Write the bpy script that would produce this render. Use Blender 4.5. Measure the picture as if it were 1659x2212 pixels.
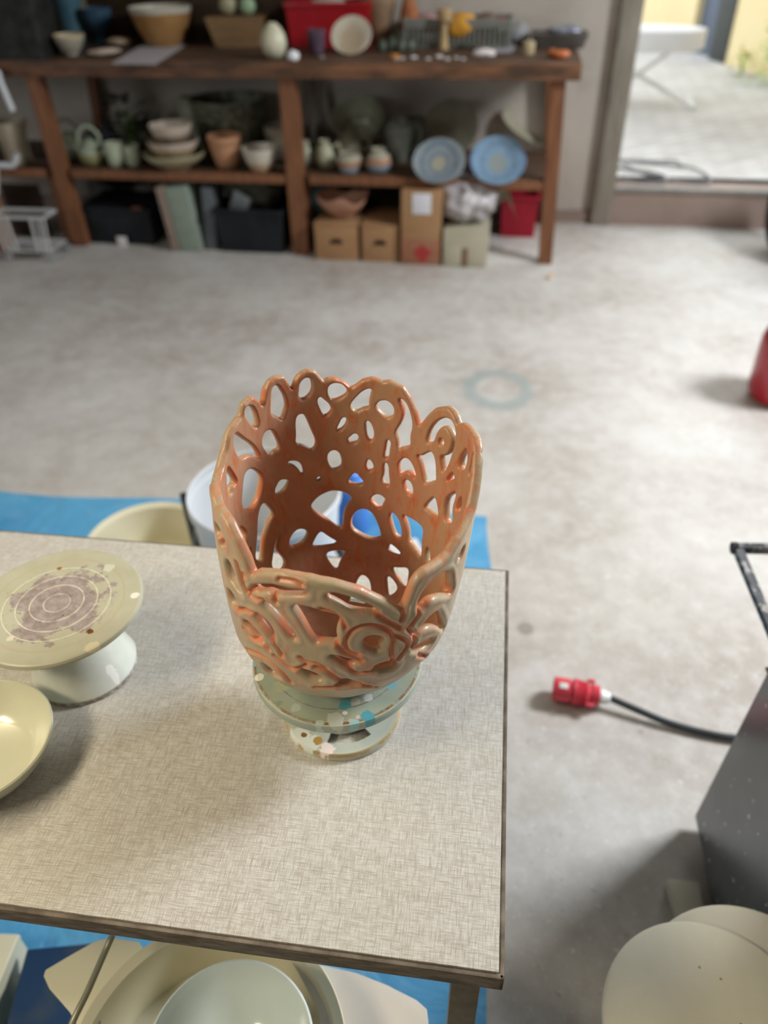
import bpy, bmesh, math, random
import numpy as np
from mathutils import Vector, Matrix
random.seed(7)
for o in list(bpy.data.objects): bpy.data.objects.remove(o)
SC = bpy.context.scene
# ---------------------------------------------------------------- camera, sky, lights, exposure
F, PITCH, ROLL, CAMH = 1661.0, math.radians(37.68), math.radians(-1.084), 1.55
_fw = np.array([0, math.cos(PITCH), -math.sin(PITCH)]); _r0 = np.array([1., 0, 0]); _u0 = np.cross(_r0, _fw)
_rt = _r0*math.cos(ROLL)+_u0*math.sin(ROLL); _up = _u0*math.cos(ROLL)-_r0*math.sin(ROLL)
CAM = np.array([0, 0, CAMH])
cd = bpy.data.cameras.new('camera'); cam = bpy.data.objects.new('camera', cd); SC.collection.objects.link(cam)
cd.sensor_fit = 'VERTICAL'; cd.sensor_height = 36.0; cd.lens = F/2212*36.0; cd.clip_start = 0.02; cd.clip_end = 100
cam.matrix_world = Matrix(((_rt[0], _up[0], -_fw[0], 0), (_rt[1], _up[1], -_fw[1], 0), (_rt[2], _up[2], -_fw[2], CAMH), (0, 0, 0, 1)))
cd.dof.use_dof = True; cd.dof.focus_distance = 0.80; cd.dof.aperture_fstop = 2.9
SC.camera = cam
SC.view_settings.view_transform = 'Standard'; SC.view_settings.look = 'None'
SC.view_settings.gamma = 1; SC.view_settings.use_curve_mapping = False
SC.view_settings.exposure = 0.5
w = bpy.data.worlds.new('sky'); SC.world = w; w.use_nodes = True
bg = w.node_tree.nodes['Background']; bg.inputs[0].default_value = (0.86, 0.93, 1.0, 1); bg.inputs[1].default_value = 1.5
def area(name, loc, target, sx, sy, power, col, spread=180):
    l = bpy.data.lights.new(name, 'AREA'); l.shape = 'RECTANGLE'; l.size = sx; l.size_y = sy; l.energy = power; l.color = col
    l.spread = math.radians(spread)
    o = bpy.data.objects.new(name, l); SC.collection.objects.link(o); o.location = loc
    o.rotation_euler = (Vector(target)-Vector(loc)).to_track_quat('-Z', 'Y').to_euler(); return o
area('roof_light_panel', (3.3, 2.1, 2.95), (0, 0.9, 0.6), 1.1, 1.1, 205, (0.93, 0.965, 1.0))
area('warm_strip_lamp', (-1.35, 0.75, 2.35), (0, 0.8, 0.6), 0.9, 0.35, 9, (1.0, 0.84, 0.58))
area('warm_rear_lamp', (-1.5, -0.15, 2.3), (-0.2, 0.4, 0.5), 0.7, 0.3, 6.5, (1.0, 0.86, 0.62), 110)
area('left_fill_light', (-4.2, 1.2, 1.7), (-0.6, 5.0, 0.5), 1.4, 1.0, 13, (0.93, 0.96, 1.0), 120)  # added fill lamp to brighten the wall under the bench; no window here
area('door_daylight', (2.7, 5.0, 1.9), (0.6, 2.6, 0.0), 1.6, 1.6, 22, (0.90, 0.96, 1.0))

def ray(x, y): return _fw+_rt*(x-829.5)/F-_up*(y-1106)/F
def at(x, y, z=0.0):
    d = ray(x, y); return CAM+d*(z-CAMH)/d[2]
def proj(p):
    v = np.array(p)-CAM; q = v@_fw; return 829.5+F*(v@_rt)/q, 1106-F*(v@_up)/q
def kpx(p): return float((np.array(p)-CAM)@_fw)/F          # metres per pixel at p
def hgt(p, ytop):
    a, b = 0.0, 2.5
    for _ in range(40):
        m = (a+b)/2
        if proj((p[0], p[1], p[2]+m))[1] > ytop: a = m
        else: b = m
    return a
# ---------------------------------------------------------------- materials
def nd(nt, t, **kw):
    n = nt.nodes.new(t)
    for k, v in kw.items(): setattr(n, k, v)
    return n
def c4(c): return (c[0], c[1], c[2], 1)
def new_mat(name):
    m = bpy.data.materials.new(name); m.use_nodes = True; nt = m.node_tree
    return m, nt, nt.nodes['Principled BSDF']
def mixc(nt, fac, a, b, mode='MIX'):
    n = nd(nt, 'ShaderNodeMix', data_type='RGBA', blend_type=mode)
    for s, v in ((0, fac), (6, a), (7, b)):
        if hasattr(v, 'is_output'): nt.links.new(v, n.inputs[s])
        else: n.inputs[s].default_value = v if s == 0 else c4(v)
    return n.outputs[2]
def noise(nt, vec, scale, detail=4, rough=0.6, dist=0.0):
    n = nd(nt, 'ShaderNodeTexNoise'); n.inputs['Scale'].default_value = scale; n.inputs['Detail'].default_value = detail
    n.inputs['Roughness'].default_value = rough; n.inputs['Distortion'].default_value = dist
    nt.links.new(vec, n.inputs['Vector']); return n.outputs[0]
def ramp(nt, f, a, b, inv=False):
    n = nd(nt, 'ShaderNodeMapRange'); n.inputs[1].default_value = a; n.inputs[2].default_value = b
    n.inputs[3].default_value = 1.0 if inv else 0.0; n.inputs[4].default_value = 0.0 if inv else 1.0
    nt.links.new(f, n.inputs[0]); return n.outputs[0]
def mth(nt, op, a, b=0.0, c=None):
    n = nd(nt, 'ShaderNodeMath', operation=op)
    for i, v in enumerate((a, b, c)):
        if v is None: continue
        if hasattr(v, 'is_output'): nt.links.new(v, n.inputs[i])
        else: n.inputs[i].default_value = v
    return n.outputs[0]
def objco(nt, scale=(1, 1, 1), rot=0.0, loc=(0, 0, 0)):
    t = nd(nt, 'ShaderNodeTexCoord'); m = nd(nt, 'ShaderNodeMapping')
    m.inputs['Scale'].default_value = scale; m.inputs['Rotation'].default_value = (0, 0, rot); m.inputs['Location'].default_value = loc
    nt.links.new(t.outputs['Object'], m.inputs[0]); return m.outputs[0]
def bump(nt, b, h, strength=0.3, dist=0.002):
    n = nd(nt, 'ShaderNodeBump'); n.inputs['Strength'].default_value = strength; n.inputs['Distance'].default_value = dist
    nt.links.new(h, n.inputs['Height']); nt.links.new(n.outputs[0], b.inputs['Normal'])
def M(name, c1, c2=None, scale=12, rough=0.5, metal=0.0, bmp=0.0, stretch=(1, 1, 1), lo=0.35, hi=0.65, bands=(), coat=0.0, detail=5):
    m, nt, b = new_mat(name); b.inputs['Roughness'].default_value = rough; b.inputs['Metallic'].default_value = metal
    b.inputs['Specular IOR Level'].default_value = .5 if (coat or metal or max(c1) > .45) else (.12 if max(c1) < .04 else .3)
    if coat: b.inputs['Coat Weight'].default_value = coat; b.inputs['Coat Roughness'].default_value = 0.15
    v = objco(nt, stretch); f = noise(nt, v, scale, detail)
    col = mixc(nt, ramp(nt, f, lo, hi), c1, c2 if c2 else tuple(min(1, x*1.12) for x in c1))
    if bands:                                   # glaze bands up the height of a pot
        t = nd(nt, 'ShaderNodeTexCoord'); s = nd(nt, 'ShaderNodeSeparateXYZ'); nt.links.new(t.outputs['Object'], s.inputs[0])
        zz = mth(nt, 'ADD', s.outputs[2], mth(nt, 'MULTIPLY', mth(nt, 'SUBTRACT', f, 0.5), 0.02))
        for z0, cc in bands: col = mixc(nt, ramp(nt, zz, z0-0.003, z0+0.003), col, cc)
    nt.links.new(col, b.inputs['Base Color'])
    if bmp: bump(nt, b, f, 0.5, bmp)
    return m
# ---------------------------------------------------------------- mesh helpers
def link(o): SC.collection.objects.link(o); return o
def mob(name, verts, faces, mat, parent=None, sharp=0.7, mats=None, fmat=None):
    me = bpy.data.meshes.new(name); me.from_pydata([tuple(map(float, v)) for v in verts], [], faces); me.update()
    for m_ in (mats or [mat]): me.materials.append(m_)
    if fmat is not None: me.polygons.foreach_set('material_index', fmat)
    me.polygons.foreach_set('use_smooth', [True]*len(me.polygons))
    bm = bmesh.new(); bm.from_mesh(me); bmesh.ops.recalc_face_normals(bm, faces=bm.faces); bm.to_mesh(me); bm.free()
    me.set_sharp_from_angle(angle=sharp)
    o = link(bpy.data.objects.new(name, me)); o.parent = parent; return o
def thing(name, label, cat, loc, group=None, rz=0.0):
    o = link(bpy.data.objects.new(name, None)); o.location = tuple(map(float, loc)); o.rotation_euler = (0, 0, rz); o.empty_display_size = 0.05
    o['label'] = label; o['category'] = cat
    if group: o['group'] = group
    return o
def tag(o, label, cat, group=None, loc=None):
    o['label'] = label; o['category'] = cat
    if group: o['group'] = group
    if loc is not None: o.location = tuple(map(float, loc))
    return o
def struct(o): o['kind'] = 'structure'; return o
def join(*parts):
    V, Fc = [], []
    for v, f in parts:
        n = len(V); V += [tuple(p) for p in v]; Fc += [tuple(i+n for i in q) for q in f]
    return V, Fc
def xf(vf, mat): return [tuple(mat @ Vector(p)) for p in vf[0]], vf[1]
def mv(vf, d, rz=0.0, rx=0.0, ry=0.0):
    return xf(vf, Matrix.Translation(Vector([float(x) for x in d])) @ Matrix.Rotation(rz, 4, 'Z') @ Matrix.Rotation(ry, 4, 'Y') @ Matrix.Rotation(rx, 4, 'X'))
def lathe(prof, seg=56, sx=1.0, sy=1.0):
    V, Fc, rows = [], [], []
    for r, z in prof:
        if r < 1e-6: rows.append([len(V)]); V.append((0, 0, z)); continue
        rows.append(list(range(len(V), len(V)+seg)))
        V += [(sx*r*math.cos(2*math.pi*i/seg), sy*r*math.sin(2*math.pi*i/seg), z) for i in range(seg)]
    for a, b in zip(rows, rows[1:]):
        for i in range(seg):
            j = (i+1) % seg
            if len(a) == 1 and len(b) == 1: continue
            if len(a) == 1: Fc.append((a[0], b[i], b[j]))
            elif len(b) == 1: Fc.append((a[i], a[j], b[0]))
            else: Fc.append((a[i], a[j], b[j], b[i]))
    return V, Fc
def wall_prof(out, t):
    """outer profile from foot to rim -> closed thin-walled vessel profile"""
    ins = []
    for i, (r, z) in enumerate(out):
        p = out[max(0, i-1)]; q = out[min(len(out)-1, i+1)]
        dx, dz = q[0]-p[0], q[1]-p[1]; L = math.hypot(dx, dz) or 1
        ins.append((max(0, r-t*dz/L), z+t*dx/L))
    ins = [p for p in ins if p[1] >= out[0][1]+t*0.9]
    rim = out[-1]; top = (rim[0]-t/2, rim[1]+t*0.45)
    return [(0, out[0][1])]+out+[top]+ins[::-1]+[(0, out[0][1]+t)]
def boxv(x0, x1, y0, y1, z0, z1, bev=0.0, seg=2):
    bm = bmesh.new(); bmesh.ops.create_cube(bm, size=1)
    for v in bm.verts: v.co = Vector(((x0+x1)/2+v.co.x*(x1-x0), (y0+y1)/2+v.co.y*(y1-y0), (z0+z1)/2+v.co.z*(z1-z0)))
    if bev: bmesh.ops.bevel(bm, geom=list(bm.edges), offset=bev, segments=seg, affect='EDGES', profile=0.6)
    V = [tuple(v.co) for v in bm.verts]; Fc = [tuple(v.index for v in f.verts) for f in bm.faces]; bm.free(); return V, Fc
def prism(poly, z0, z1, bev=0.0, top=None):
    """extruded outline; top = optional other outline for a tapered solid"""
    n = len(poly); tp = top or poly
    bm = bmesh.new(); a = [bm.verts.new((float(x), float(y), z0)) for x, y in poly]; b = [bm.verts.new((float(x), float(y), z1)) for x, y in tp]
    bm.faces.new(a[::-1]); bm.faces.new(b)
    for i in range(n): bm.faces.new((a[i], a[(i+1) % n], b[(i+1) % n], b[i]))
    if bev:
        es = [e for e in bm.edges if abs(e.verts[0].co.z-e.verts[1].co.z) < 1e-6]
        bmesh.ops.bevel(bm, geom=es, offset=bev, segments=3, affect='EDGES', profile=0.6)
    bm.verts.index_update(); V = [tuple(v.co) for v in bm.verts]; Fc = [tuple(v.index for v in f.verts) for f in bm.faces]; bm.free(); return V, Fc
def spline(P, n=8, closed=False):
    P = [np.array(p, float) for p in P]; out = []; m = len(P); rng = range(m if closed else m-1)
    g = (lambda i: P[i % m]) if closed else (lambda i: P[min(max(i, 0), m-1)])
    for i in rng:
        a, b, c, d = g(i-1), g(i), g(i+1), g(i+2)
        for k in range(n):
            t = k/n; out.append(0.5*((2*b)+(c-a)*t+(2*a-5*b+4*c-d)*t*t+(3*b-a-3*c+d)*t**3))
    if not closed: out.append(P[-1])
    return out
def tube(P, r, seg=12, closed=False, sm=0, square=False):
    if sm: P = spline(P, sm, closed)
    P = [Vector([float(c) for c in p]) for p in P]; n = len(P); V, Fc = [], []
    rr = r if hasattr(r, '__len__') else [r]*n
    if len(rr) != n: rr = list(np.interp(np.linspace(0, 1, n), np.linspace(0, 1, len(rr)), rr))
    t0 = (P[1]-P[0]).normalized(); u = t0.orthogonal().normalized()
    if square: u = (Vector((0, 0, 1))-t0*t0.z).normalized() if abs(t0.z) < 0.9 else u
    for i in range(n):
        t = ((P[(i+1) % n] if closed or i < n-1 else P[i])-(P[i-1] if closed or i > 0 else P[i])).normalized()
        u = (u-t*u.dot(t)).normalized(); w_ = t.cross(u)
        for k in range(seg):
            a = 2*math.pi*(k+(0.5 if square else 0))/seg; V.append(tuple(P[i]+(u*math.cos(a)+w_*math.sin(a))*rr[i]))
    for i in range(n if closed else n-1):
        j = (i+1) % n
        for k in range(seg):
            l = (k+1) % seg; Fc.append((i*seg+k, i*seg+l, j*seg+l, j*seg+k))
    if not closed: Fc += [tuple(range(seg))[::-1], tuple(range((n-1)*seg, n*seg))]
    return V, Fc
def blob(rx, ry, rz, amp=0.1, seed=0, sub=3, f=3.0):
    bm = bmesh.new(); bmesh.ops.create_icosphere(bm, subdivisions=sub, radius=1); rnd = random.Random(seed)
    ph = [[rnd.uniform(0, 6.3) for _ in range(3)] for _ in range(4)]
    for v in bm.verts:
        d = sum(math.sin(f*(1+0.5*k)*v.co[k % 3]+ph[k][0])*math.cos(f*v.co[(k+1) % 3]+ph[k][1]) for k in range(4))/4
        q = 1+amp*d; v.co = Vector((v.co.x*rx*q, v.co.y*ry*q, v.co.z*rz*q))
    V = [tuple(v.co) for v in bm.verts]; Fc = [tuple(v.index for v in f_.verts) for f_ in bm.faces]; bm.free(); return V, Fc
def rounded(w, d, r, n=6):
    out = []
    for cx, cy, a0 in ((w/2-r, d/2-r, 0), (-w/2+r, d/2-r, 90), (-w/2+r, -d/2+r, 180), (w/2-r, -d/2+r, 270)):
        for k in range(n+1): a = math.radians(a0+90*k/n); out.append((cx+r*math.cos(a), cy+r*math.sin(a)))
    return out

# ---------------------------------------------------------------- the room
BA = math.radians(-9.39); U = np.array([math.cos(BA), math.sin(BA), 0]); N = np.array([-math.sin(BA), math.cos(BA), 0])
def uvz(u, v, z): return U*u+N*v+np.array([0, 0, z])      # along the back wall, away from us, up
WALLV = 5.135
def ubox(name, u0, u1, v0, v1, z0, z1, mat, parent=None, bev=0.0, org=None):
    vf = boxv(u0, u1, v0, v1, z0, z1, bev)
    m_ = Matrix.Rotation(BA, 4, 'Z')
    V = [np.array(m_ @ Vector(p))-(org if org is not None else 0) for p in vf[0]]
    return mob(name, V, vf[1], mat, parent)
def floor_mat():
    m, nt, b = new_mat('worn_concrete'); v = objco(nt)
    n1 = noise(nt, v, 1.3, 6, .62); n2 = noise(nt, v, 14, 8, .7); n3 = noise(nt, v, 90, 4, .6); n4 = noise(nt, v, 4.5, 6, .6)
    col = mixc(nt, ramp(nt, n1, .38, .66), (.40, .355, .31), (.61, .59, .56))
    col = mixc(nt, mth(nt, 'MULTIPLY', ramp(nt, n2, .42, .66), .5), col, (.68, .67, .65))
    col = mixc(nt, mth(nt, 'MULTIPLY', ramp(nt, n4, .56, .72), .45), col, (.34, .30, .265))
    col = mixc(nt, mth(nt, 'MULTIPLY', ramp(nt, n3, .60, .70), .5), col, (.78, .77, .75))
    col = mixc(nt, mth(nt, 'MULTIPLY', ramp(nt, noise(nt, v, 34, 3), .66, .70), .5), col, (.26, .22, .19))
    col = mixc(nt, mth(nt, 'MULTIPLY', ramp(nt, noise(nt, v, 60, 2, .5), .68, .71), .7), col, (.74, .72, .70))
    t = nd(nt, 'ShaderNodeTexCoord')
    def ringmask(cx, cy, sx, sy, r, wd):
        a = nd(nt, 'ShaderNodeVectorMath', operation='SUBTRACT'); nt.links.new(t.outputs['Object'], a.inputs[0]); a.inputs[1].default_value = (cx, cy, 0)
        s = nd(nt, 'ShaderNodeVectorMath', operation='MULTIPLY'); nt.links.new(a.outputs[0], s.inputs[0]); s.inputs[1].default_value = (1/sx, 1/sy, 0)
        l = nd(nt, 'ShaderNodeVectorMath', operation='LENGTH'); nt.links.new(s.outputs[0], l.inputs[0])
        d = mth(nt, 'ADD', l.outputs['Value'], mth(nt, 'MULTIPLY', mth(nt, 'SUBTRACT', n2, .5), .45))
        return ramp(nt, mth(nt, 'ABSOLUTE', mth(nt, 'SUBTRACT', d, r)), wd*.4, wd, True)
    p = at(1075, 840); col = mixc(nt, mth(nt, 'MULTIPLY', ringmask(p[0], p[1], .12, .14, 1.0, .34), .55), col, (.24, .32, .32))
    p = at(1135, 1358); col = mixc(nt, mth(nt, 'MULTIPLY', ringmask(p[0], p[1], .02, .02, .6, .8), .7), col, (.23, .20, .18))
    nt.links.new(col, b.inputs['Base Color']); b.inputs['Roughness'].default_value = .55
    bump(nt, b, n2, .4, .004); return m
FM = floor_mat()
struct(mob('floor', [(-4.5, -2.0, 0), (5.2, -2.0, 0), tuple(uvz(4.6, WALLV, 0)), tuple(uvz(-5.5, WALLV, 0))], [(0, 1, 2, 3)], FM))
def plaster(name, a, bc, d):
    m, nt, b = new_mat(name); v = objco(nt)
    col = mixc(nt, ramp(nt, noise(nt, v, 1.6, 5), .35, .65), a, bc); col = mixc(nt, mth(nt, 'MULTIPLY', ramp(nt, noise(nt, v, 7, 6), .55, .7), .5), col, d)
    nt.links.new(col, b.inputs['Base Color']); b.inputs['Roughness'].default_value = .85; bump(nt, b, noise(nt, v, 40, 4), .4, .004); return m
WM = plaster('aged_plaster', (.46, .41, .355), (.53, .48, .42), (.38, .32, .27))
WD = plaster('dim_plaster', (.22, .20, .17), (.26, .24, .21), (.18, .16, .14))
fr = ubox('wall_back', -5.5, .512, WALLV, WALLV+.22, 0, 3.2, WM); struct(fr)
struct(ubox('wall_back', .512, 4.6, WALLV, WALLV+.22, 2.55, 3.2, WM))
struct(ubox('wall_back', 3.3, 4.6, WALLV, WALLV+.22, 0, 2.55, WM))
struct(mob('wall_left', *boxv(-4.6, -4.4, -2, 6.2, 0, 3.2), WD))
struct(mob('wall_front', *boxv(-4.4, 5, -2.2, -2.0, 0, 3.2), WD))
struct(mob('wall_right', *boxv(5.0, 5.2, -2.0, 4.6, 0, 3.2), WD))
CM = plaster('whitewashed_ceiling', (.22, .20, .18), (.27, .25, .22), (.18, .16, .14))
cv = boxv(-4.5, 5.2, -2.1, 6.1, 3.2, 3.3)
struct(mob('ceiling', cv[0], cv[1], CM))
DW = M('weathered_door_wood', (.20, .17, .135), (.32, .29, .24), 9, .8, bmp=.004, stretch=(4, 4, .5), lo=.3, hi=.7)
struct(ubox('door_1', .512, .628, WALLV-.06, WALLV+.24, 0, 2.55, DW, bev=.008))
SB = plaster('brown_plinth', (.26, .19, .16), (.33, .25, .21), (.20, .145, .12))
struct(ubox('trim_1', .628, 3.3, WALLV-.03, WALLV+.30, 0, .205, SB))
struct(ubox('trim_2', .628, 3.3, WALLV-.045, WALLV+.02, .198, .222, M('steel_threshold', (.20, .19, .175), (.28, .26, .24), 10, .6)))
struct(ubox('baseboard_back', -5.4, .512, WALLV-.02, WALLV, 0, .07, SB))
# courtyard
def paving_mat():
    m, nt, b = new_mat('grey_block_paving'); v = objco(nt, (1, 1, 1), math.radians(-32))
    br = nd(nt, 'ShaderNodeTexBrick'); nt.links.new(v, br.inputs['Vector']); br.inputs['Scale'].default_value = 1.0
    br.inputs['Brick Width'].default_value = .22; br.inputs['Row Height'].default_value = .11; br.inputs['Mortar Size'].default_value = .006
    br.inputs['Color1'].default_value = (.62, .60, .57, 1); br.inputs['Color2'].default_value = (.50, .47, .45, 1); br.inputs['Mortar'].default_value = (.32, .30, .27, 1)
    col = mixc(nt, mth(nt, 'MULTIPLY', ramp(nt, noise(nt, v, 1.5, 4), .4, .65), .6), br.outputs[0], (.66, .65, .63))
    nt.links.new(col, b.inputs['Base Color']); b.inputs['Roughness'].default_value = .8; return m
PZ = .205
pv = [tuple(uvz(.3, WALLV+.2, PZ)), tuple(uvz(8, WALLV+.2, PZ)), tuple(uvz(10, 22, PZ)), tuple(uvz(-2, 22, PZ))]
PM_ = paving_mat(); g = mob('paving', pv, [(0, 1, 2, 3)], PM_); struct(g)
# house across the courtyard: wall line runs through the feet seen at these two spots
YP = plaster('yellow_render', (.80, .64, .34), (.84, .69, .39), (.72, .56, .28))
q0 = at(1487, 114, PZ); q1 = at(1680, 172, PZ); dx = (q1-q0); dx[2] = 0; hl = np.linalg.norm(dx); dx /= hl; ny = np.array([-dx[1], dx[0], 0])
if ny[1] < 0: ny = -ny
H = thing('yellow_house', 'yellow rendered house wall with a slate blue door across the paved courtyard', 'building', q0)
ang = math.atan2(dx[1], dx[0]); H.rotation_euler = (0, 0, ang)
pf = np.dot(at(1556, 138, PZ)-q0, dx)
pe = np.dot(at(1524, 130, PZ)-q0, dx)
mob('wall', *boxv(pf, 5.5, 0, .3, 0, 4.0), YP, H)
mob('wall', *boxv(-1.9, -.05, 0.02, .32, 0, 4.0), YP, H)
mob('door', *boxv(-.05, pf-.35, .10, .16, 0, 2.3, .005), M('slate_blue_paint', (.10, .125, .17), (.13, .15, .20), 6, .45), H)
mob('door_post', *boxv(pf-.36, pf, -.02, .2, 0, 2.4, .005), M('dark_green_post', (.045, .05, .045), (.06, .065, .055), 6, .5), H)
mob('lintel', *boxv(-.05, pf, .0, .3, 2.4, 4.0), YP, H)
# stone bench at the back of the courtyard
p = at(1440, 62, PZ)
sb = thing('garden_wall', 'low grey stone block wall at the far end of the courtyard', 'wall', p, rz=BA)
SG = M('pale_stone', (.50, .47, .43), (.60, .58, .53), 6, .8)
mob('stone_block', *boxv(-2.2, .42, .12, .6, 0, .34, .01), SG, sb)
mob('coping', *boxv(-2.25, .46, .0, .68, .34, .52, .015), SG, sb)
# ironing board
IW = M('white_board_cover', (.86, .87, .90), (.80, .81, .83), 5, .7); IL = M('white_enamel_tube', (.74, .74, .72), None, 5, .4)
p = at(1405, 225, PZ); kk = kpx(p)
ib = thing('ironing_board', 'white ironing board standing on crossed legs in the courtyard', 'ironing board', p, rz=math.radians(-12))
hb = hgt(p, 60)
pts = [(-1.0, -.19), (-.2, -.20), (.30, -.17), (.46, -.10), (.52, 0), (.46, .10), (.30, .17), (-.2, .20), (-1.0, .19)]
pts = [(float(a*.95-.14), float(b*1.5)) for a, b in pts]
mob('board', *prism(pts, hb-.15, hb, .02), IW, ib)
mob('leg', *tube([(-.50, -.2, .01), (.10, -.1, hb-.14)], .018, 10), IL, ib)
mob('leg', *tube([(.34, -.2, .01), (-.60, .1, hb-.14)], .018, 10), IL, ib)
mob('foot_bar', *tube([(.34, -.26, .02), (.34, .2, .02)], .018, 10), IL, ib)
mob('foot_bar', *tube([(-.50, -.26, .02), (-.50, .2, .02)], .018, 10), IL, ib)
# dark hose lying just outside the door
hp = []
for i in range(64):
    a = i/63*2*math.pi*2.6; hp.append(((.24+.05*math.sin(a*.7))*math.cos(a)+.2*math.sin(a*.37), .30*math.sin(a*.93)+.06*math.cos(2*a), .015+.004*math.sin(3*a)))
p = at(1395, 372, PZ); ho = mob('garden_hose', *tube(hp, .008, 8), M('grey_rubber', (.22, .22, .23), None, 5, .6))
tag(ho, 'thin grey hose coiled on the paving just outside the doorway', 'hose', loc=p)
# plant by the yellow wall
LG = M('fresh_leaf', (.20, .50, .04), (.34, .66, .08), 20, .5)
def plant(name, label, p, hh, n, seed, mats=LG, w_=.05):
    t = thing(name, label, 'plant', p); r_ = random.Random(seed); V, Fc = [], []
    for i in range(n):
        a = r_.uniform(0, 6.28); z = r_.uniform(.02, hh); R_ = r_.uniform(.02, .2)*(1.1-z/hh*.6); c = Vector((R_*math.cos(a), R_*math.sin(a), z))
        d = Vector((math.cos(a), math.sin(a), r_.uniform(-.3, .8))).normalized(); s = d.cross(Vector((0, 0, 1))).normalized(); n0 = len(V); l = r_.uniform(.8, 1.6)*w_
        V += [tuple(c), tuple(c+d*l*.5+s*l*.3), tuple(c+d*l), tuple(c+d*l*.5-s*l*.3)]; Fc.append((n0, n0+1, n0+2, n0+3))
    mob('foliage', V, Fc, mats, t)
    st = [tube([(0, 0, 0), (.05*math.cos(k*1.3), .05*math.sin(k*1.3), hh*.8)], .004, 6) for k in range(5)]; v_ = join(*st); mob('stems', v_[0], v_[1], LG, t)
plant('leafy_plant', 'bright green leafy plant at the foot of the yellow wall', at(1668, 185, PZ), .8, 260, 4, w_=.07)
plant('grass_tuft', 'small olive tuft of weeds by the yellow wall beside the dark post', at(1600, 164, PZ), .22, 90, 5, M('olive_weed', (.35, .38, .08), (.5, .46, .14), 10, .6))

# ---------------------------------------------------------------- work table
TA = math.radians(-8.41); TD = np.array([math.cos(TA), math.sin(TA), 0]); TN = np.array([-TD[1], TD[0], 0])
TC = np.array([.103, .316, 0]); TZ = .74
def laminate():
    m, nt, b = new_mat('linen_weave_laminate'); v1 = objco(nt, (58, 900, 1)); v2 = objco(nt, (900, 58, 1)); v = objco(nt)
    a = noise(nt, v1, 1.0, 3, .7); c = noise(nt, v2, 1.0, 3, .7)
    va = ramp(nt, a, .53, .68); vc = ramp(nt, c, .53, .68); wv = mth(nt, 'MAXIMUM', va, vc)
    la = ramp(nt, mth(nt, 'ADD', a, c), .78, 1.08)
    col = mixc(nt, la, (.62, .615, .58), (.47, .45, .41))
    col = mixc(nt, mth(nt, 'MULTIPLY', wv, .70), col, (.335, .275, .215))
    col = mixc(nt, mth(nt, 'MULTIPLY', ramp(nt, noise(nt, v, 7, 4), .45, .7), .12), col, (.50, .46, .34))
    col = mixc(nt, mth(nt, 'MULTIPLY', ramp(nt, noise(nt, v, 26, 5, .7), .71, .75), .7), col, (.42, .33, .2))
    nt.links.new(col, b.inputs['Base Color']); b.inputs['Roughness'].default_value = .38
    bump(nt, b, mth(nt, 'ADD', a, c), .12, .0006); return m
tb = thing('work_table', 'work table with a pale linen-weave laminate top and worn dark edging', 'table', TC, rz=TA)
top = mob('table_top', *boxv(-1.5, 0, 0, .582, TZ-.018, TZ, .0008), laminate(), tb)
EM = M('worn_brown_edging', (.10, .078, .058), (.22, .185, .14), 55, .6, bmp=.003, stretch=(.5, .5, 2), lo=.42, hi=.68)
e = join(boxv(-1.5, .0055, -.0055, 0, TZ-.028, TZ-.002, .0018), boxv(0, .0055, -.0055, .5875, TZ-.028, TZ-.002, .0018), boxv(-1.5, .0055, .582, .5875, TZ-.028, TZ-.002, .0018))
mob('edging', e[0], e[1], EM, top)
mob('underframe', *join(boxv(-1.44, -.035, .03, .05, TZ-.07, TZ-.019), boxv(-1.44, -.035, .53, .55, TZ-.07, TZ-.019), boxv(-.055, -.035, .05, .53, TZ-.07, TZ-.019)), EM, tb)
LM = M('dark_olive_leg_paint', (.085, .075, .055), (.15, .13, .10), 30, .45)
for lx, ly in ((-.045, .010), (-.045, .545), (-1.44, .010), (-1.44, .545)):
    mob('leg', *boxv(lx, lx+.031, ly, ly+.031, 0.0, TZ-.019, .003), LM, tb)
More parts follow.
